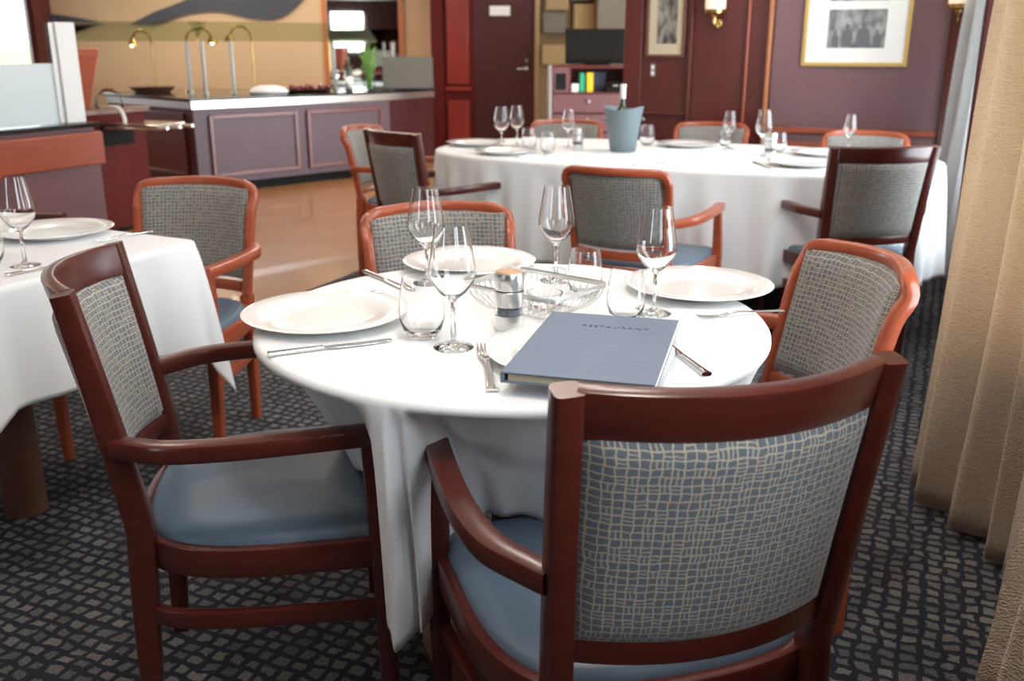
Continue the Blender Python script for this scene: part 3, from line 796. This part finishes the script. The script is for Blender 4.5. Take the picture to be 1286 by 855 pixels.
lay(fork, 0, -1.06,2.775, -1.16,2.62, 'fork beside the plate on the square left table', .9)
lay(knife, 1, -.429,1.600, -.232,1.690, 'knife in front of the left plate on the foreground table', .98)
lay(knife, 0, .322,1.492, .275,1.68, 'knife sticking out from under the right edge of the menu', 1.)
lay(knife, 0, -.355,2.25, -.265,2.125, 'knife at the far left rim of the foreground table, below the orange chair', 1.)
lay(knife, 0, -1.20,2.21, -1.09,2.38, 'knife behind the tall chair back on the square left table', .9)
lay(knife, 0, 1.13,4.52, 1.155,4.28, 'knife on the far table beside the dark chair back', 1.)
lay(knife, 0, .02,4.72, .13,4.83, 'knife at the near left edge of the far table', 1.)
lay(knife, 0, .55,4.37, .66,4.47, 'knife at the near edge of the far table below the ice bucket', 1.)
lay(knife, 0, .98,5.02, 1.12,5.10, 'knife in front of the plate right of the ice bucket', 1.)

# wire bread basket
bk = thing('wire_basket', 'rectangular steel wire basket in the middle of the foreground table', 'basket', (.048,1.915,PZ), radians(-39))
BW, BL_, BH = .116, .094, .054       # half sizes
rim = [(-BW,-BL_),(BW,-BL_),(BW,BL_),(-BW,BL_)]
def rr_path(hx, hy, r, z): return [(p[0], p[1], z) for p in rounded_rect(hx, hy, r, 6, 6)]
P = rr_path(BW, BL_, .012, BH); MB().sweep(P, .0022, .011, (0,0,1), .2, closed=True).build('rim', 'steel', bk)
P = rr_path(BW*.60, BL_*.58, .02, .003); MB().tube(P, .0018, 6, True).build('base_ring', 'steel', bk)
def wire(x, y, x2, y2):
    MB().tube(spline([(x, y, BH-.002),(lerp(x,x2,.12), lerp(y,y2,.12), BH*.62),(lerp(x,x2,.55), lerp(y,y2,.55), BH*.2),(x2, y2, .003)], 4), .0011, 5).build('wire', 'steel', bk)
for k in range(13):
    a = -1+2*(k+.5)/13
    for sy in (-1, 1): wire(a*BW*.94, sy*BL_, a*BW*.56, sy*BL_*.58)
for k in range(10):
    a = -1+2*(k+.5)/10
    for sx in (-1, 1): wire(sx*BW, a*BL_*.94, sx*BW*.60, a*BL_*.52)
for k in range(7):
    x = (-1+2*k/6)*BW*.55; MB().tube([(x,-BL_*.58,.003),(x,BL_*.58,.003)], .0011, 5).build('wire', 'steel', bk)
MB().tube(spline([(BW*.1,BL_,BH+.004),(BW*.05,BL_+.004,BH+.014),(-BW*.12,BL_+.004,BH+.018),(-BW*.2,BL_-.008,BH+.016)], 4), .0025, 8).build('handle', 'steel', bk)
ds = tag(MB().lathe([(0,0),(.030,0),(.033,.003),(.038,.026),(.0385,.028),(.0355,.028),(.031,.007),(0,.006)], 40).build('glass_dish', 'glass', loc=(.068,1.925,PZ+.0068)), 'small clear glass dish inside the wire basket', 'dish')

# ice bucket with wine bottle
ib = thing('ice_bucket', 'grey-blue tapered ice bucket on the far table holding a bottle', 'ice bucket', (.575,5.04,PZ))
b = MB(); n_ = 48
def lip(a): return .009*(cos(2*a+.9))
prof = [(0,.0),(.060,0),(.066,.004),(.080,.10),(.098,.205),(.102,.222)]
vs = []; fs = []
allp = prof+[(.098,.222),(.094,.205),(.076,.10),(.062,.01),(0,.008)]
for r, z in allp:
    for k in range(n_):
        a = 2*pi*k/n_; zz = z+(lip(a) if z > .15 else 0); vs.append((r*cos(a), r*sin(a), zz))
for j in range(len(allp)-1): fs += [(j*n_+k, j*n_+(k+1) % n_, (j+1)*n_+(k+1) % n_, (j+1)*n_+k) for k in range(n_)]
b.add(vs, fs).build('bucket_wall', 'bucket', ib, 50)
for sx in (-1, 1): MB().box((sx*.098,0,.165), (.016,.05,.014)).build('grip', 'bucket', ib, 30, bevel=.004)
wb = thing('wine_bottle', 'wine bottle with white neck foil standing in the ice bucket', 'bottle', (.568,5.047,PZ+.0105))
MB().lathe([(0,0),(.034,0),(.0375,.005),(.0375,.17),(.034,.19),(.020,.215),(.0145,.235),(.0142,.262),(0,.262)], 32).build('bottle_body', 'bottle', wb)
MB().lathe([(0,.255),(.0150,.255),(.0150,.262),(.0150,.312),(.0165,.314),(.0165,.324),(.015,.327),(0,.327)], 28).build('foil_capsule', 'white', wb)

# ------------------------------------------------------------------ pictures, lamps and switch on the picture wall
def on_wall(u, z, d=0.): c = uv(u, WV-.0008-d); return (c[0], c[1], z)
def picture(name, label, u0, u1, z0, z1, fw, frame_m, mat_m, prints):
    w_, h_ = u1-u0, z1-z0
    t = thing(name, label, 'picture', on_wall((u0+u1)/2, z0), RZ)
    b = MB()
    for x in (-w_/2+fw/2, w_/2-fw/2): b.box((x,-.014,h_/2), (fw,.026,h_))
    for z in (fw/2, h_-fw/2): b.box((0,-.014,z), (w_-2*fw,.026,fw))
    b.build('picture_frame', frame_m, t, 30, bevel=.003)
    MB().box((0,-.008,h_/2), (w_-fw*2+.004,.008,h_-fw*2+.004)).build('mount', mat_m, t, 30)
    for k, (a, b0, c_, d_, pm_) in enumerate(prints):
        MB().box(((a+c_)/2-(u0+u1)/2, -.0130, (b0+d_)/2-z0), (c_-a,.002,d_-b0)).build('print', pm_, t, 30)
    return t
pc = picture('framed_picture', 'gilt framed pair of old grey photographs on the right half of the wall', -.855,-.255, 1.165,1.96, .022, 'gold', 'paper', [(-.715,1.27,-.39,1.487,'photo'),(-.715,1.535,-.39,1.80,'photo')])
# two standing figures as dark shapes in the lower print
fg = MB()
for x, s_, h_ in ((-.050,1.,.135), (.040,1.15,.15), (.118,.7,.10), (-.115,.65,.10)):
    b0 = .002; w_ = .034*s_
    fg.prism([(x-w_*.8, b0), (x+w_*.8, b0), (x+w_*.95, h_*.40), (x+w_*.85, h_*.66), (x+w_*.38, h_*.73), (x+w_*.30, h_*.78), (x+w_*.40, h_*.86), (x+w_*.30, h_*.96), (x, h_), (x-w_*.30, h_*.96), (x-w_*.40, h_*.86), (x-w_*.30, h_*.78), (x-w_*.38, h_*.73), (x-w_*.85, h_*.66), (x-w_*.95, h_*.40)], 0, .001)
M['photodark'] = mat('photo_shadow_ink', (.13,.135,.14), .6)
fo = fg.build('figures', 'photodark', pc, 0); fo.rotation_euler = (radians(90),0,0); fo.location = (.0025-.002,-.0141,.107)
picture('framed_picture', 'tall narrow framed print at the left end of the dark panelled wall', -1.832,-1.578, 1.212,2.0, .018, 'pedestal', 'cream', [(-1.764,1.295,-1.632,1.80,'photo_tall')])
def sconce(u, z, label):
    t = thing('wall_lamp', label, 'wall lamp', on_wall(u, z), RZ, 'wall lamps')
    MB().lathe([(0,0),(.030,.0),(.030,.008),(.018,.014),(0,.014)], 24, (0,-.0,0), 'y').build('wall_plate', 'brass', t)
    MB().tube(spline([(0,-.012,0),(0,-.045,-.028),(0,-.075,-.010),(0,-.078,.030)], 5), .007, 10).build('bracket', 'brass', t)
    MB().lathe([(0,.03),(.022,.03),(.030,.045),(.064,.055),(.066,.075),(0,.075)], 32, (0,-.078,0)).build('lamp_cup', 'brass', t)
    MB().lathe([(.058,.075),(.062,.08),(.064,.20),(.060,.20),(.058,.08)], 32, (0,-.078,0)).build('lamp_shade', 'shade', t)
    p = on_wall(u, z+.14, .078)
    return p
lamps = [sconce(-1.383, 1.42, 'frosted glass wall lamp between the two framed pictures'), sconce(-.012, 1.43, 'frosted glass wall lamp beside the white sheer curtain')]
sw = thing('light_switch', 'pale double light switch under the tall narrow print', 'switch', on_wall(-1.782, 1.132), RZ)
MB().box((0,-.005,0), (.034,.010,.085)).build('switch_plate', 'corrgrey', sw, 30, bevel=.002)
for z in (-.018,.018): MB().box((0,-.0115,z), (.020,.004,.026)).build('rocker', 'white', sw, 30, bevel=.001)

# ------------------------------------------------------------------ service area through the opening
cs = thing('service_console', 'dark red service console with steel corner posts under a black monitor', 'console', (.80,10.6,0))
for x in (-.405,.405): MB().box((x,-.235,.545), (.036,.036,1.09)).build('corner_post', 'steel', cs, 30, bevel=.004)
b = MB(); b.box((0,.22,.545), (.80,.02,1.09)); b.box((-.38,0,.545), (.02,.44,1.06)); b.box((.38,0,.545), (.02,.44,1.06)); b.box((0,0,1.075), (.78,.46,.03)); b.box((0,0,.80), (.76,.44,.03)); b.box((-.19,.0,.94), (.02,.44,.25)); b.box((0,0,.05), (.76,.44,.1))
b.build('carcass', 'panel', cs, 30)
b = MB(); b.box((-.285,-.225,.94), (.17,.018,.25)); dr = b.build('door', 'mauve', cs, 30, bevel=.003)
MB().box((-.29,-.2355,.925), (.11,.004,.165)).build('door_glass', 'stone', dr, 30)
for z in (.70,.50,.30):
    o = MB().box((0,-.228,z), (.75,.02,.185)).build('drawer', 'mauve', cs, 30, bevel=.004)
    MB().lathe([(0,0),(.010,0),(.010,.012),(.019,.018),(.019,.03),(0,.034)], 16, (0,-.238,z+.03), 'y').build('knob', 'chrome', o)
def book(x, w_, h_, m_, label):
    t = thing('ring_binder', label, 'book', (.80+x, 10.50, .8155), 0, 'books on the service console')
    MB().box((0,0,h_/2), (w_,.17,h_)).build('cover', m_, t, 30, bevel=.003)
    MB().box((0,.004,h_/2+.0005), (w_-.008,.165,h_-.006)).build('pages', 'paper', t, 30)
book(-.135,.075,.085,'paper','short white box of papers on the console shelf'); book(-.060,.052,.195,'bookgreen','green binder on the console shelf'); book(.022,.068,.20,'bookyellow','yellow binder on the console shelf, right of the green one')
t = thing('desk_telephone', 'black desk telephone with pale handset highlight on the console shelf', 'telephone', (1.07,10.50,.8155))
MB().box((0,0,.03), (.17,.19,.06), 0, (.9,.8)).build('telephone_base', 'black', t, 30, bevel=.008)
MB().sweep(spline([(-.075,-.08,.075),(-.05,-.08,.095),(.05,-.08,.095),(.075,-.08,.075)], 4), .03, .026, (0,0,1), .4).build('handset', 'black', t)
MB().box((.02,-.07,.067), (.05,.02,.008)).build('handset_highlight', 'white', t, 30)  # white block painting the pale highlight at the handset
t = thing('storage_box', 'dark blue storage box at the back of the console shelf', 'box', (.94,10.705,.8155)); MB().box((0,0,.09),(.13,.17,.18)).build('box_body','blueplastic',t,30,bevel=.006); MB().box((0,0,.19),(.14,.18,.022)).build('lid','blueplastic',t,30,bevel=.004)
t = thing('monitor', 'black flat monitor tilted back on top of the service console', 'monitor', (.905,10.62,1.0905))
MB().box((0,0,.008), (.26,.18,.016)).build('stand', 'black', t, 30, bevel=.003)
MB().box((0,.03,.09), (.07,.03,.16)).build('neck', 'black', t, 30)
o = MB().box((0,-.02,.19), (.68,.04,.36), 0, (1,1), radians(-14)).build('housing', 'black', t, 30, bevel=.008)
MB().box((0,-.046,.195), (.645,.006,.31), 0, (1,1), radians(-14)).build('screen', 'black', t, 30)
MB().box((.28,-.073,.022+.02), (.03,.006,.012)).build('power_lamp', 'white', t, 30)
def wallbox(name, label, cat, x, y, z0, z1, w_, m_, frame=None):
    t = thing(name, label, cat, (x,y,z0))
    MB().box((0,-.06,(z1-z0)/2), (w_,.12,z1-z0)).build('cabinet_body', m_, t, 30, bevel=.003)
    MB().box((0,-.125,(z1-z0)/2), (w_-.02,.012,z1-z0-.02)).build('door', m_ if not frame else frame, t, 30, bevel=.003)
wy = 13.12
wallbox('wall_cabinet', 'ochre wall cabinet right of the service doorway', 'cabinet', .58, wy, 1.72, 2.2, .30, 'khakibox')
wallbox('wall_cabinet', 'olive grey wall box below the ochre cabinet', 'cabinet', .55, wy, 1.44, 1.70, .30, 'corrgrey')
wallbox('wall_cabinet', 'taller ochre wall cabinet above the monitor', 'cabinet', .93, wy, 1.44, 1.80, .27, 'khakibox')
wallbox('wall_cabinet', 'dark olive wall box at the top left of the taller ochre cabinet', 'cabinet', .89, wy, 1.84, 2.2, .30, 'corrgrey')
wallbox('wall_cabinet', 'low ochre panel box left of the black monitor', 'cabinet', .56, wy, 1.05, 1.30, .34, 'khakibox')
b = MB().box((1.13,13.0,CEIL/2), (.14,.2,CEIL)); struct(b.build('trim_42', 'orangewood', smooth=30))
t = thing('wall_telephone', 'black wall telephone with hanging cord right of the monitor', 'telephone', (1.56,12.52,1.36))
b = MB().box((1.62,12.58,CEIL/2), (.30,.1,CEIL)); struct(b.build('wall_service_pier', 'corrgrey', smooth=0))
MB().box((0,-.02,.16), (.10,.05,.34)).build('telephone_base', 'cream', t, 30, bevel=.006)
MB().sweep(spline([(.05,-.05,.34),(.05,-.085,.30),(.05,-.085,.10),(.05,-.05,.06)], 5), .045, .035, (0,1,0), .35).build('handset', 'black', t)
MB().tube(spline([(.05,-.06,.06),(.055,-.06,-.06),(.04,-.06,-.18),(.06,-.06,-.22),(.07,-.06,-.10),(.06,-.05,.06)], 5), .008, 6).build('cord', 'black', t)

# ------------------------------------------------------------------ buffet
bf = thing('buffet_counter', 'long buffet counter with mauve panelled front, black stone top and steel edge', 'buffet', (0,0,0))
A, B_, Cc, D_ = (-3.95,9.62), (-2.787,8.55), (-1.27,10.10), (-.86,10.75)
poly = [A, B_, Cc, D_, (-1.35,11.4), (-2.7,10.3), (-3.4,10.8)]
def inset(poly, d):
    out = []; n_ = len(poly)
    for i in range(n_):
        p0, p1, p2 = poly[i-1], poly[i], poly[(i+1) % n_]
        e1 = norm((p1[0]-p0[0], p1[1]-p0[1], 0)); e2 = norm((p2[0]-p1[0], p2[1]-p1[1], 0))
        n1 = (-e1[1], e1[0]); n2 = (-e2[1], e2[0]); b = norm((n1[0]+n2[0], n1[1]+n2[1], 0)); k = d/max(.3, b[0]*n1[0]+b[1]*n1[1])
        out.append((p1[0]+b[0]*k, p1[1]+b[1]*k))
    return out
MB().prism(inset(poly, .08), 0, .09).build('plinth', 'black', bf, 30)
MB().prism(poly, .09, .755).build('body', 'doorwood', bf, 30)
MB().prism(inset(poly, -.012), .752, .822).build('steel_edge', 'steel', bf, 30, bevel=.004)
MB().prism(inset(poly, -.05), .822, .845).build('countertop', 'stone', bf, 30, bevel=.005)
def face_frame(p, q, a, b_, z0, z1, fill, frame_m, name):
    d = norm((q[0]-p[0], q[1]-p[1], 0)); L_ = hypot(q[0]-p[0], q[1]-p[1]); rz = atan2(d[1], d[0]); nx, ny = d[1], -d[0]
    def at(s_, off): return (p[0]+d[0]*s_+nx*off, p[1]+d[1]*s_+ny*off)
    s0, s1 = a*L_, b_*L_
    c = at((s0+s1)/2, .006); f = MB().box((c[0],c[1],(z0+z1)/2), (s1-s0, .012, z1-z0), rz).build(name, fill, bf, 30)
    if frame_m:
        m_ = MB()
        for s_ in (s0, s1): c = at(s_, .018); m_.box((c[0],c[1],(z0+z1)/2), (.035,.02,z1-z0+.035), rz)
        for z in (z0, z1): c = at((s0+s1)/2, .018); m_.box((c[0],c[1],z), (s1-s0-.035,.02,.035), rz)
        m_.build('panel_moulding', frame_m, f, 30, bevel=.004)
face_frame(B_, Cc, 0, 1, .092, .752, 'buffetmauve', None, 'front_panel')
for a, b_ in ((.07,.475), (.54,.94)): face_frame((B_[0]+.008,B_[1]-.008), (Cc[0]+.008,Cc[1]-.008), a, b_, .17, .68, 'buffetmauve', 'buffettrim', 'raised_panel')
face_frame(A, B_, .25, .9, .17, .70, 'panel', 'panel', 'side_panel')
# sneeze guard
sg = thing('sneeze_guard', 'tilted greenish glass guard over the buffet on slim steel posts', 'glass guard', (0,0,0))
P0, P1 = (-4.6,9.75), (-1.35,10.25)
Pm = (-2.86,9.25)
def quad_slab(b, p, q, off, z0, z1, th=.008, back=.25):
    d = norm((q[0]-p[0], q[1]-p[1], 0)); nx, ny = -d[1], d[0]
    vs = [(p[0],p[1],z0),(q[0],q[1],z0),(q[0]+nx*back,q[1]+ny*back,z1),(p[0]+nx*back,p[1]+ny*back,z1)]
    up = norm(cross(sub(vs[1], vs[0]), sub(vs[3], vs[0])))
    vs2 = [(x+up[0]*th, y+up[1]*th, z+up[2]*th) for x, y, z in vs]
    b.add(vs+vs2, [(3,2,1,0),(4,5,6,7),(0,1,5,4),(1,2,6,5),(2,3,7,6),(3,0,4,7)])
for p, q in (((-4.35,9.5), (-2.93,9.28)), ((-2.90,9.28), (-1.40,10.42))):
    b = MB(); quad_slab(b, p, q, 0, 1.325, 1.50); b.build('glass_panel', 'greenglass', sg, 0)
for x, y in ((-3.05,9.32),(-2.90,9.30),(-2.68,9.48),(-1.82,10.12)):
    MB().lathe([(0,.8455),(.035,.8455),(.035,.86),(.018,.865),(.018,1.33),(0,1.33)], 14, (x,y+.05,0)).build('post', 'postgrey', sg)
# heat lamps
def heat_lamp(x, y, h, reach, label):
    t = thing('heat_lamp', label, 'lamp', (x,y,.8455), 0, 'brass heat lamps on the buffet')
    MB().lathe([(0,0),(.05,0),(.05,.012),(.012,.02),(0,.02)], 20).build('base', 'brass', t)
    MB().tube(spline([(0,0,.015),(0,0,h*.8),(reach*.2,0,h),(reach*.7,0,h+.02),(reach,0,h-.06)], 6), .012, 8).build('arm', 'brass', t)
    MB().lathe([(.0,h-.05),(.03,h-.06),(.055,h-.12),(.05,h-.12),(.025,h-.065),(0,h-.058)], 20, (reach,0,0)).build('lamp_shade', 'brass', t)
    MB().lathe([(0,h-.075),(.022,h-.09),(.026,h-.11),(0,h-.128)], 14, (reach,0,0)).build('bulb', 'bulb', t)
heat_lamp(-3.25,9.98,.58,.26,'left brass heat lamp curving over the buffet'); heat_lamp(-2.62,10.07,.60,-.22,'right brass heat lamp curving over the buffet'); heat_lamp(-3.62,10.05,.56,-.2,'far left heat lamp over the buffet beside the glass screen')
# food and crockery on the buffet
t = thing('serving_platter', 'black serving platter of dark red fruit on the buffet', 'platter', (-2.03,9.84,.8455), radians(45))
MB().lathe([(0,0),(.20,0),(.30,.02),(.305,.024),(.295,.026),(.20,.008),(0,.008)], 40, sx=1.05, sy=.55).build('dish', 'black', t)
fr = MB().lathe([(0,-.028),(.02,-.02),(.028,0),(.02,.02),(.006,.026),(0,.022)], 10).build('plum', 'berry')
tag(fr, '', 'fruit', 'dark red fruit on the buffet platter')
fruit_spots = []
for k in range(16):
    a = k*2.4; r = .04+.2*math.sqrt(k/16); fruit_spots.append((r*cos(a)*.98, r*sin(a)*.52))
for k, (x, y) in enumerate(fruit_spots):
    c_, s_ = cos(radians(45)), sin(radians(45))
    place(fr, k == 0, -2.03+x*c_-y*s_, 9.84+x*s_+y*c_, .8455+.0375+.004*(k % 3), 'round dark red fruit in the heap on the black buffet platter', k, 1.+.15*(k % 3-1))
t = tag(MB().lathe([(0,0),(.13,0),(.15,.02),(.11,.06),(.06,.075),(.03,.07),(0,.078)], 22, sx=1.3, sy=.8).build('folded_napkin', 'linen', loc=(-2.33,9.45,.846)), 'white folded napkin heap left of the fruit platter on the buffet', 'napkin')
t = thing('pale_serving_dish', 'brownish serving dish at the left of the steel posts', 'dish', (-3.55,9.75,.8455))
MB().lathe([(0,0),(.16,0),(.22,.05),(.225,.055),(.21,.055),(.155,.01),(0,.01)], 32).build('dish', 'pedestal', t)
t = thing('bottle', 'dark bottle with white label at the right end of the buffet', 'bottle', (-1.65,10.02,.8455))
MB().lathe([(0,0),(.036,0),(.04,.005),(.04,.19),(.03,.225),(.014,.255),(.013,.31),(.016,.312),(.016,.33),(0,.33)], 24).build('bottle_body', 'bottle', t)
MB().lathe([(.0405,.03),(.0405,.14)], 24).build('bottle_label', 'white', t, solid=.0008)
vs_ = thing('vase_of_greens', 'clear vase of upright green stems at the right end of the buffet', 'vase', (-1.46,10.10,.8455))
MB().lathe([(0,0),(.055,0),(.06,.01),(.06,.26),(.056,.26),(.056,.012),(0,.012)], 24).build('vase', 'thin', vs_)
lb_ = MB()
for k in range(26):
    a = random.uniform(0, 6.28); r = random.uniform(.005,.04); h = random.uniform(.24,.46); x, y = r*cos(a), r*sin(a); dx, dy = random.uniform(-.10,.10), random.uniform(-.06,.06)
    lb_.sweep(spline([(x,y,.015),(x+dx*.1,y+dy*.1,h*.5),(x+dx*.5,y+dy*.5,h*.85),(x+dx,y+dy,h)], 4), [.006]*4+[.010,.016,.020,.020,.020,.018,.014,.008,.002], .003, (0,1,0), .3)
lb_.build('leaves', 'leaf', vs_)
t = thing('display_board', 'plain grey display board leaning at the right end of the buffet', 'board', (-1.08,10.28,.850), radians(8))
MB().box((0,0,.165), (.52,.02,.33), 0, (1,1), radians(-12)).build('board', 'greyplate', t, 30, bevel=.003)
MB().box((0,.08,.10), (.30,.016,.215), 0, (1,1), radians(18)).build('easel_foot', 'black', t, 30)
MB().box((0,-.03,.008), (.54,.06,.015)).build('ledge', 'stone', t, 30)
# mirror and wave relief on the buffet wall
mr = thing('wall_mirror', 'tall mirror in an orange-brown frame at the right of the buffet wall', 'mirror', (-1.79,12.199,.78))
MB().box((0,-.012,.6), (.90,.012,1.2)).build('mirror_glass', 'mirror', mr, 0)
b = MB()
for x in (-.475,.445): b.box((x,-.02,.6), (.055 if x > 0 else .06,.038,1.26))
for z in (-.015,1.215): b.box((-.015,-.02,z), (.865,.038,.05))
b.build('mirror_frame', 'orangewood', mr, 30, bevel=.004)
wv = MB()
def wave(pts):
    n_ = len(pts); vs = [(x,12.165,z) for x, z in pts]+[(x,12.199,z) for x, z in pts]
    wv.add(vs, [tuple(range(n_)), tuple(range(n_, 2*n_))[::-1]]+[(i, i+n_, (i+1) % n_+n_, (i+1) % n_) for i in range(n_)])
low = spline([(-4.62,1.535,0),(-4.3,1.53,0),(-3.95,1.64,0),(-3.55,1.68,0),(-3.15,1.60,0),(-2.87,1.59,0),(-2.65,1.69,0),(-2.45,1.87,0)], 6)
up_ = spline([(-2.2,2.2,0),(-2.9,2.15,0),(-3.5,2.0,0),(-3.95,1.80,0),(-4.3,1.68,0)], 6)
wave([(p[0],p[1]) for p in low]+[(p[0],p[1]) for p in up_])
o = wv.build('wave_relief', 'wave', smooth=0); tag(o, 'dark slate-blue wave shape mounted on the tan buffet wall', 'relief')
wv = MB(); wave([(p[0],p[1]) for p in spline([(-4.95,1.555,0),(-5.5,1.535,0),(-5.8,1.56,0),(-5.8,1.66,0),(-5.5,1.645,0),(-5.2,1.60,0)], 4)])
o = wv.build('wave_relief', 'wave', smooth=0); tag(o, 'short dark sliver of relief at the far left of the tan buffet wall', 'relief')

# serving cabinet left of the buffet
sc_ = thing('serving_cabinet', 'dark red serving cabinet between the glass screen and the buffet', 'cabinet', (-3.08,6.95,0), RZ)
MB().box((0,0,.43), (.62,.62,.80)).build('cabinet_body', 'redpanel', sc_, 30, bevel=.004)
MB().box((0,0,.015), (.58,.58,.03)).build('plinth', 'black', sc_, 30)
MB().box((0,0,.848), (.68,.68,.035)).build('worktop', 'pedestal', sc_, 30, bevel=.004)
t = thing('cutlery_bin', 'terracotta red tapered bin with a flat rim on the serving cabinet', 'bin', (-3.0,6.93,.866), RZ)
MB().lathe([(0,0),(.03,0),(.035,.02),(.15,.34),(.165,.345),(.165,.395),(.15,.40),(.145,.345),(.028,.012),(0,.012)], 4).build('bin_wall', 'terracotta', t, 20)
t = tag(MB().lathe([(0,0),(.09,0),(.095,.006),(.08,.09),(.03,.13),(0,.135)], 28).build('cake_dome', 'thin', loc=(-2.84,6.93,.866)), 'clear domed cover on the serving cabinet', 'dome')
t = thing('tray_slide', 'tubular steel tray slide jutting from the serving cabinet', 'tray rail', (-2.66,6.78,.74), RZ)
for y in (-.12,0,.12): MB().tube([(-.10,y,.0),(.46,y,.02)], .012, 8).build('rail', 'steel', t)
MB().box((.16,0,.034), (.42,.30,.012)).build('tray', 'chrome', t, 30, bevel=.004)
MB().box((-.11,0,-.05), (.02,.28,.14)).build('bracket', 'black', t, 30)
MB().tube(spline([(-.10,-.05,.14),(-.02,-.05,.13),(.02,-.05,.05),(-.03,-.05,.01)], 5), .012, 8).build('hook', 'white', t)

# glass screen on a low wall at the left
lw = thing('low_partition', 'low mauve partition wall with a red wooden cap rail at the left', 'partition', (*uv(-4.19,2.98),0), RZ)
MB().box((0,0,.34), (.14,1.70,.68)).build('panel', 'mauve', lw, 30)
MB().box((.0,.0,.765), (.19,1.74,.17)).build('cap_rail', 'trimwood', lw, 30, bevel=.008)
MB().box((-.02,.0,.86), (.14,1.70,.025)).build('upper_board', 'mauve', lw, 30)
MB().box((0,0,.885), (.17,1.74,.022)).build('ledge', 'stone', lw, 30, bevel=.003)
MB().box((-.01,.80,.34), (.135,.10,.675)).build('end_post', 'mauve', lw, 30)
gs = thing('glass_screen', 'frosted and clear glass screen with a broad white steel end post', 'glass screen', (*uv(-4.19,2.98),.897), RZ)
MB().box((0,-.06,.15), (.010,1.54,.30)).build('frosted_pane', 'frosted', gs, 0)
MB().box((0,-.06,.395), (.010,1.54,.19)).build('clear_pane', 'thin', gs, 0)
b = MB().box((0,.775,.25), (.05,.12,.50)); b.build('end_post', 'white', gs, 30, bevel=.004)
MB().box((0,.695,.25), (.028,.03,.49)).build('clamp_strip', 'steel', gs, 30)

# ------------------------------------------------------------------ light
W = bpy.data.worlds.new('daylight'); S.world = W; W.use_nodes = True
bg = W.node_tree.nodes['Background']; bg.inputs[0].default_value = (.86,.94,1.,1); bg.inputs[1].default_value = 7.
def area(name, loc, rot, sx, sy, power, col, portal=False):
    l = bpy.data.lights.new(name, 'AREA'); l.shape = 'RECTANGLE'; l.size = sx; l.size_y = sy; l.energy = power; l.color = col
    o = bpy.data.objects.new(name, l); COL.objects.link(o); o.location = loc; o.rotation_euler = rot
    if portal: l.cycles.is_portal = True
    return o
for k, (va, vb, za, zb) in enumerate(WINR):
    c = uv(WU+.16, (va+vb)/2); area('window_portal', (c[0],c[1],(za+zb)/2), (radians(90),0,RZ+radians(90)), vb-va, zb-za, 1, (1,1,1), True)
for k, (va, vb, za, zb) in enumerate(WINL):
    c = uv(-10.21, (va+vb)/2); area('window_portal', (c[0],c[1],(za+zb)/2), (radians(90),0,RZ-radians(90)), vb-va, zb-za, 1, (1,1,1), True)
c = uv(-2.95, -4.36); area('window_portal', (c[0],c[1],1.65), (radians(90),0,RZ+radians(180)), .9, 1.0, 1, (1,1,1), True)
for u_ in (-1.2,-3.4,-5.8,-8.2):
    for v_ in (.4,3.0,5.2,8.2):
        if u_ > -2 and v_ > 6: continue
        c = uv(u_, v_); area('downlight', (c[0],c[1],CEIL-.03), (0,0,0), .22, .22, 6, (1.,.88,.76))
c = uv(-.75, 2.2); area('downlight', (c[0],c[1],CEIL-.03), (0,0,0), .22, .22, 5, (1.,.95,.88))  # extra lamp, added to light the tan curtain folds from above
c = uv(-.35, 1.05); area('downlight', (c[0],c[1],CEIL-.03), (0,0,0), .22, .22, 9, (1.,.92,.82))  # extra lamp, added to brighten the nearest curtain and the carpet beside it
for x, y in ((-2.2,11.3),(-3.6,11.2),(-1.4,9.2),(1.2,11.6),(0.,9.)): area('downlight', (x,y,CEIL-.03), (0,0,0), .22, .22, 11, (1.,.82,.62))
for p in lamps:
    l = bpy.data.lights.new('lamp_light', 'POINT'); l.energy = 1.6; l.color = (1.,.72,.45); l.shadow_soft_size = .03
    o = bpy.data.objects.new('lamp_light', l); COL.objects.link(o); o.location = (p[0], p[1], p[2]+.08)

S.view_settings.view_transform = 'Standard'; S.view_settings.look = 'None'; S.view_settings.gamma = 1; S.view_settings.use_curve_mapping = False
S.view_settings.exposure = .6
S.cycles.use_denoising = True
S.cycles.max_bounces = 14; S.cycles.transmission_bounces = 14; S.cycles.transparent_max_bounces = 16; S.cycles.diffuse_bounces = 5; S.cycles.glossy_bounces = 6
S.cycles.sample_clamp_indirect = 8.
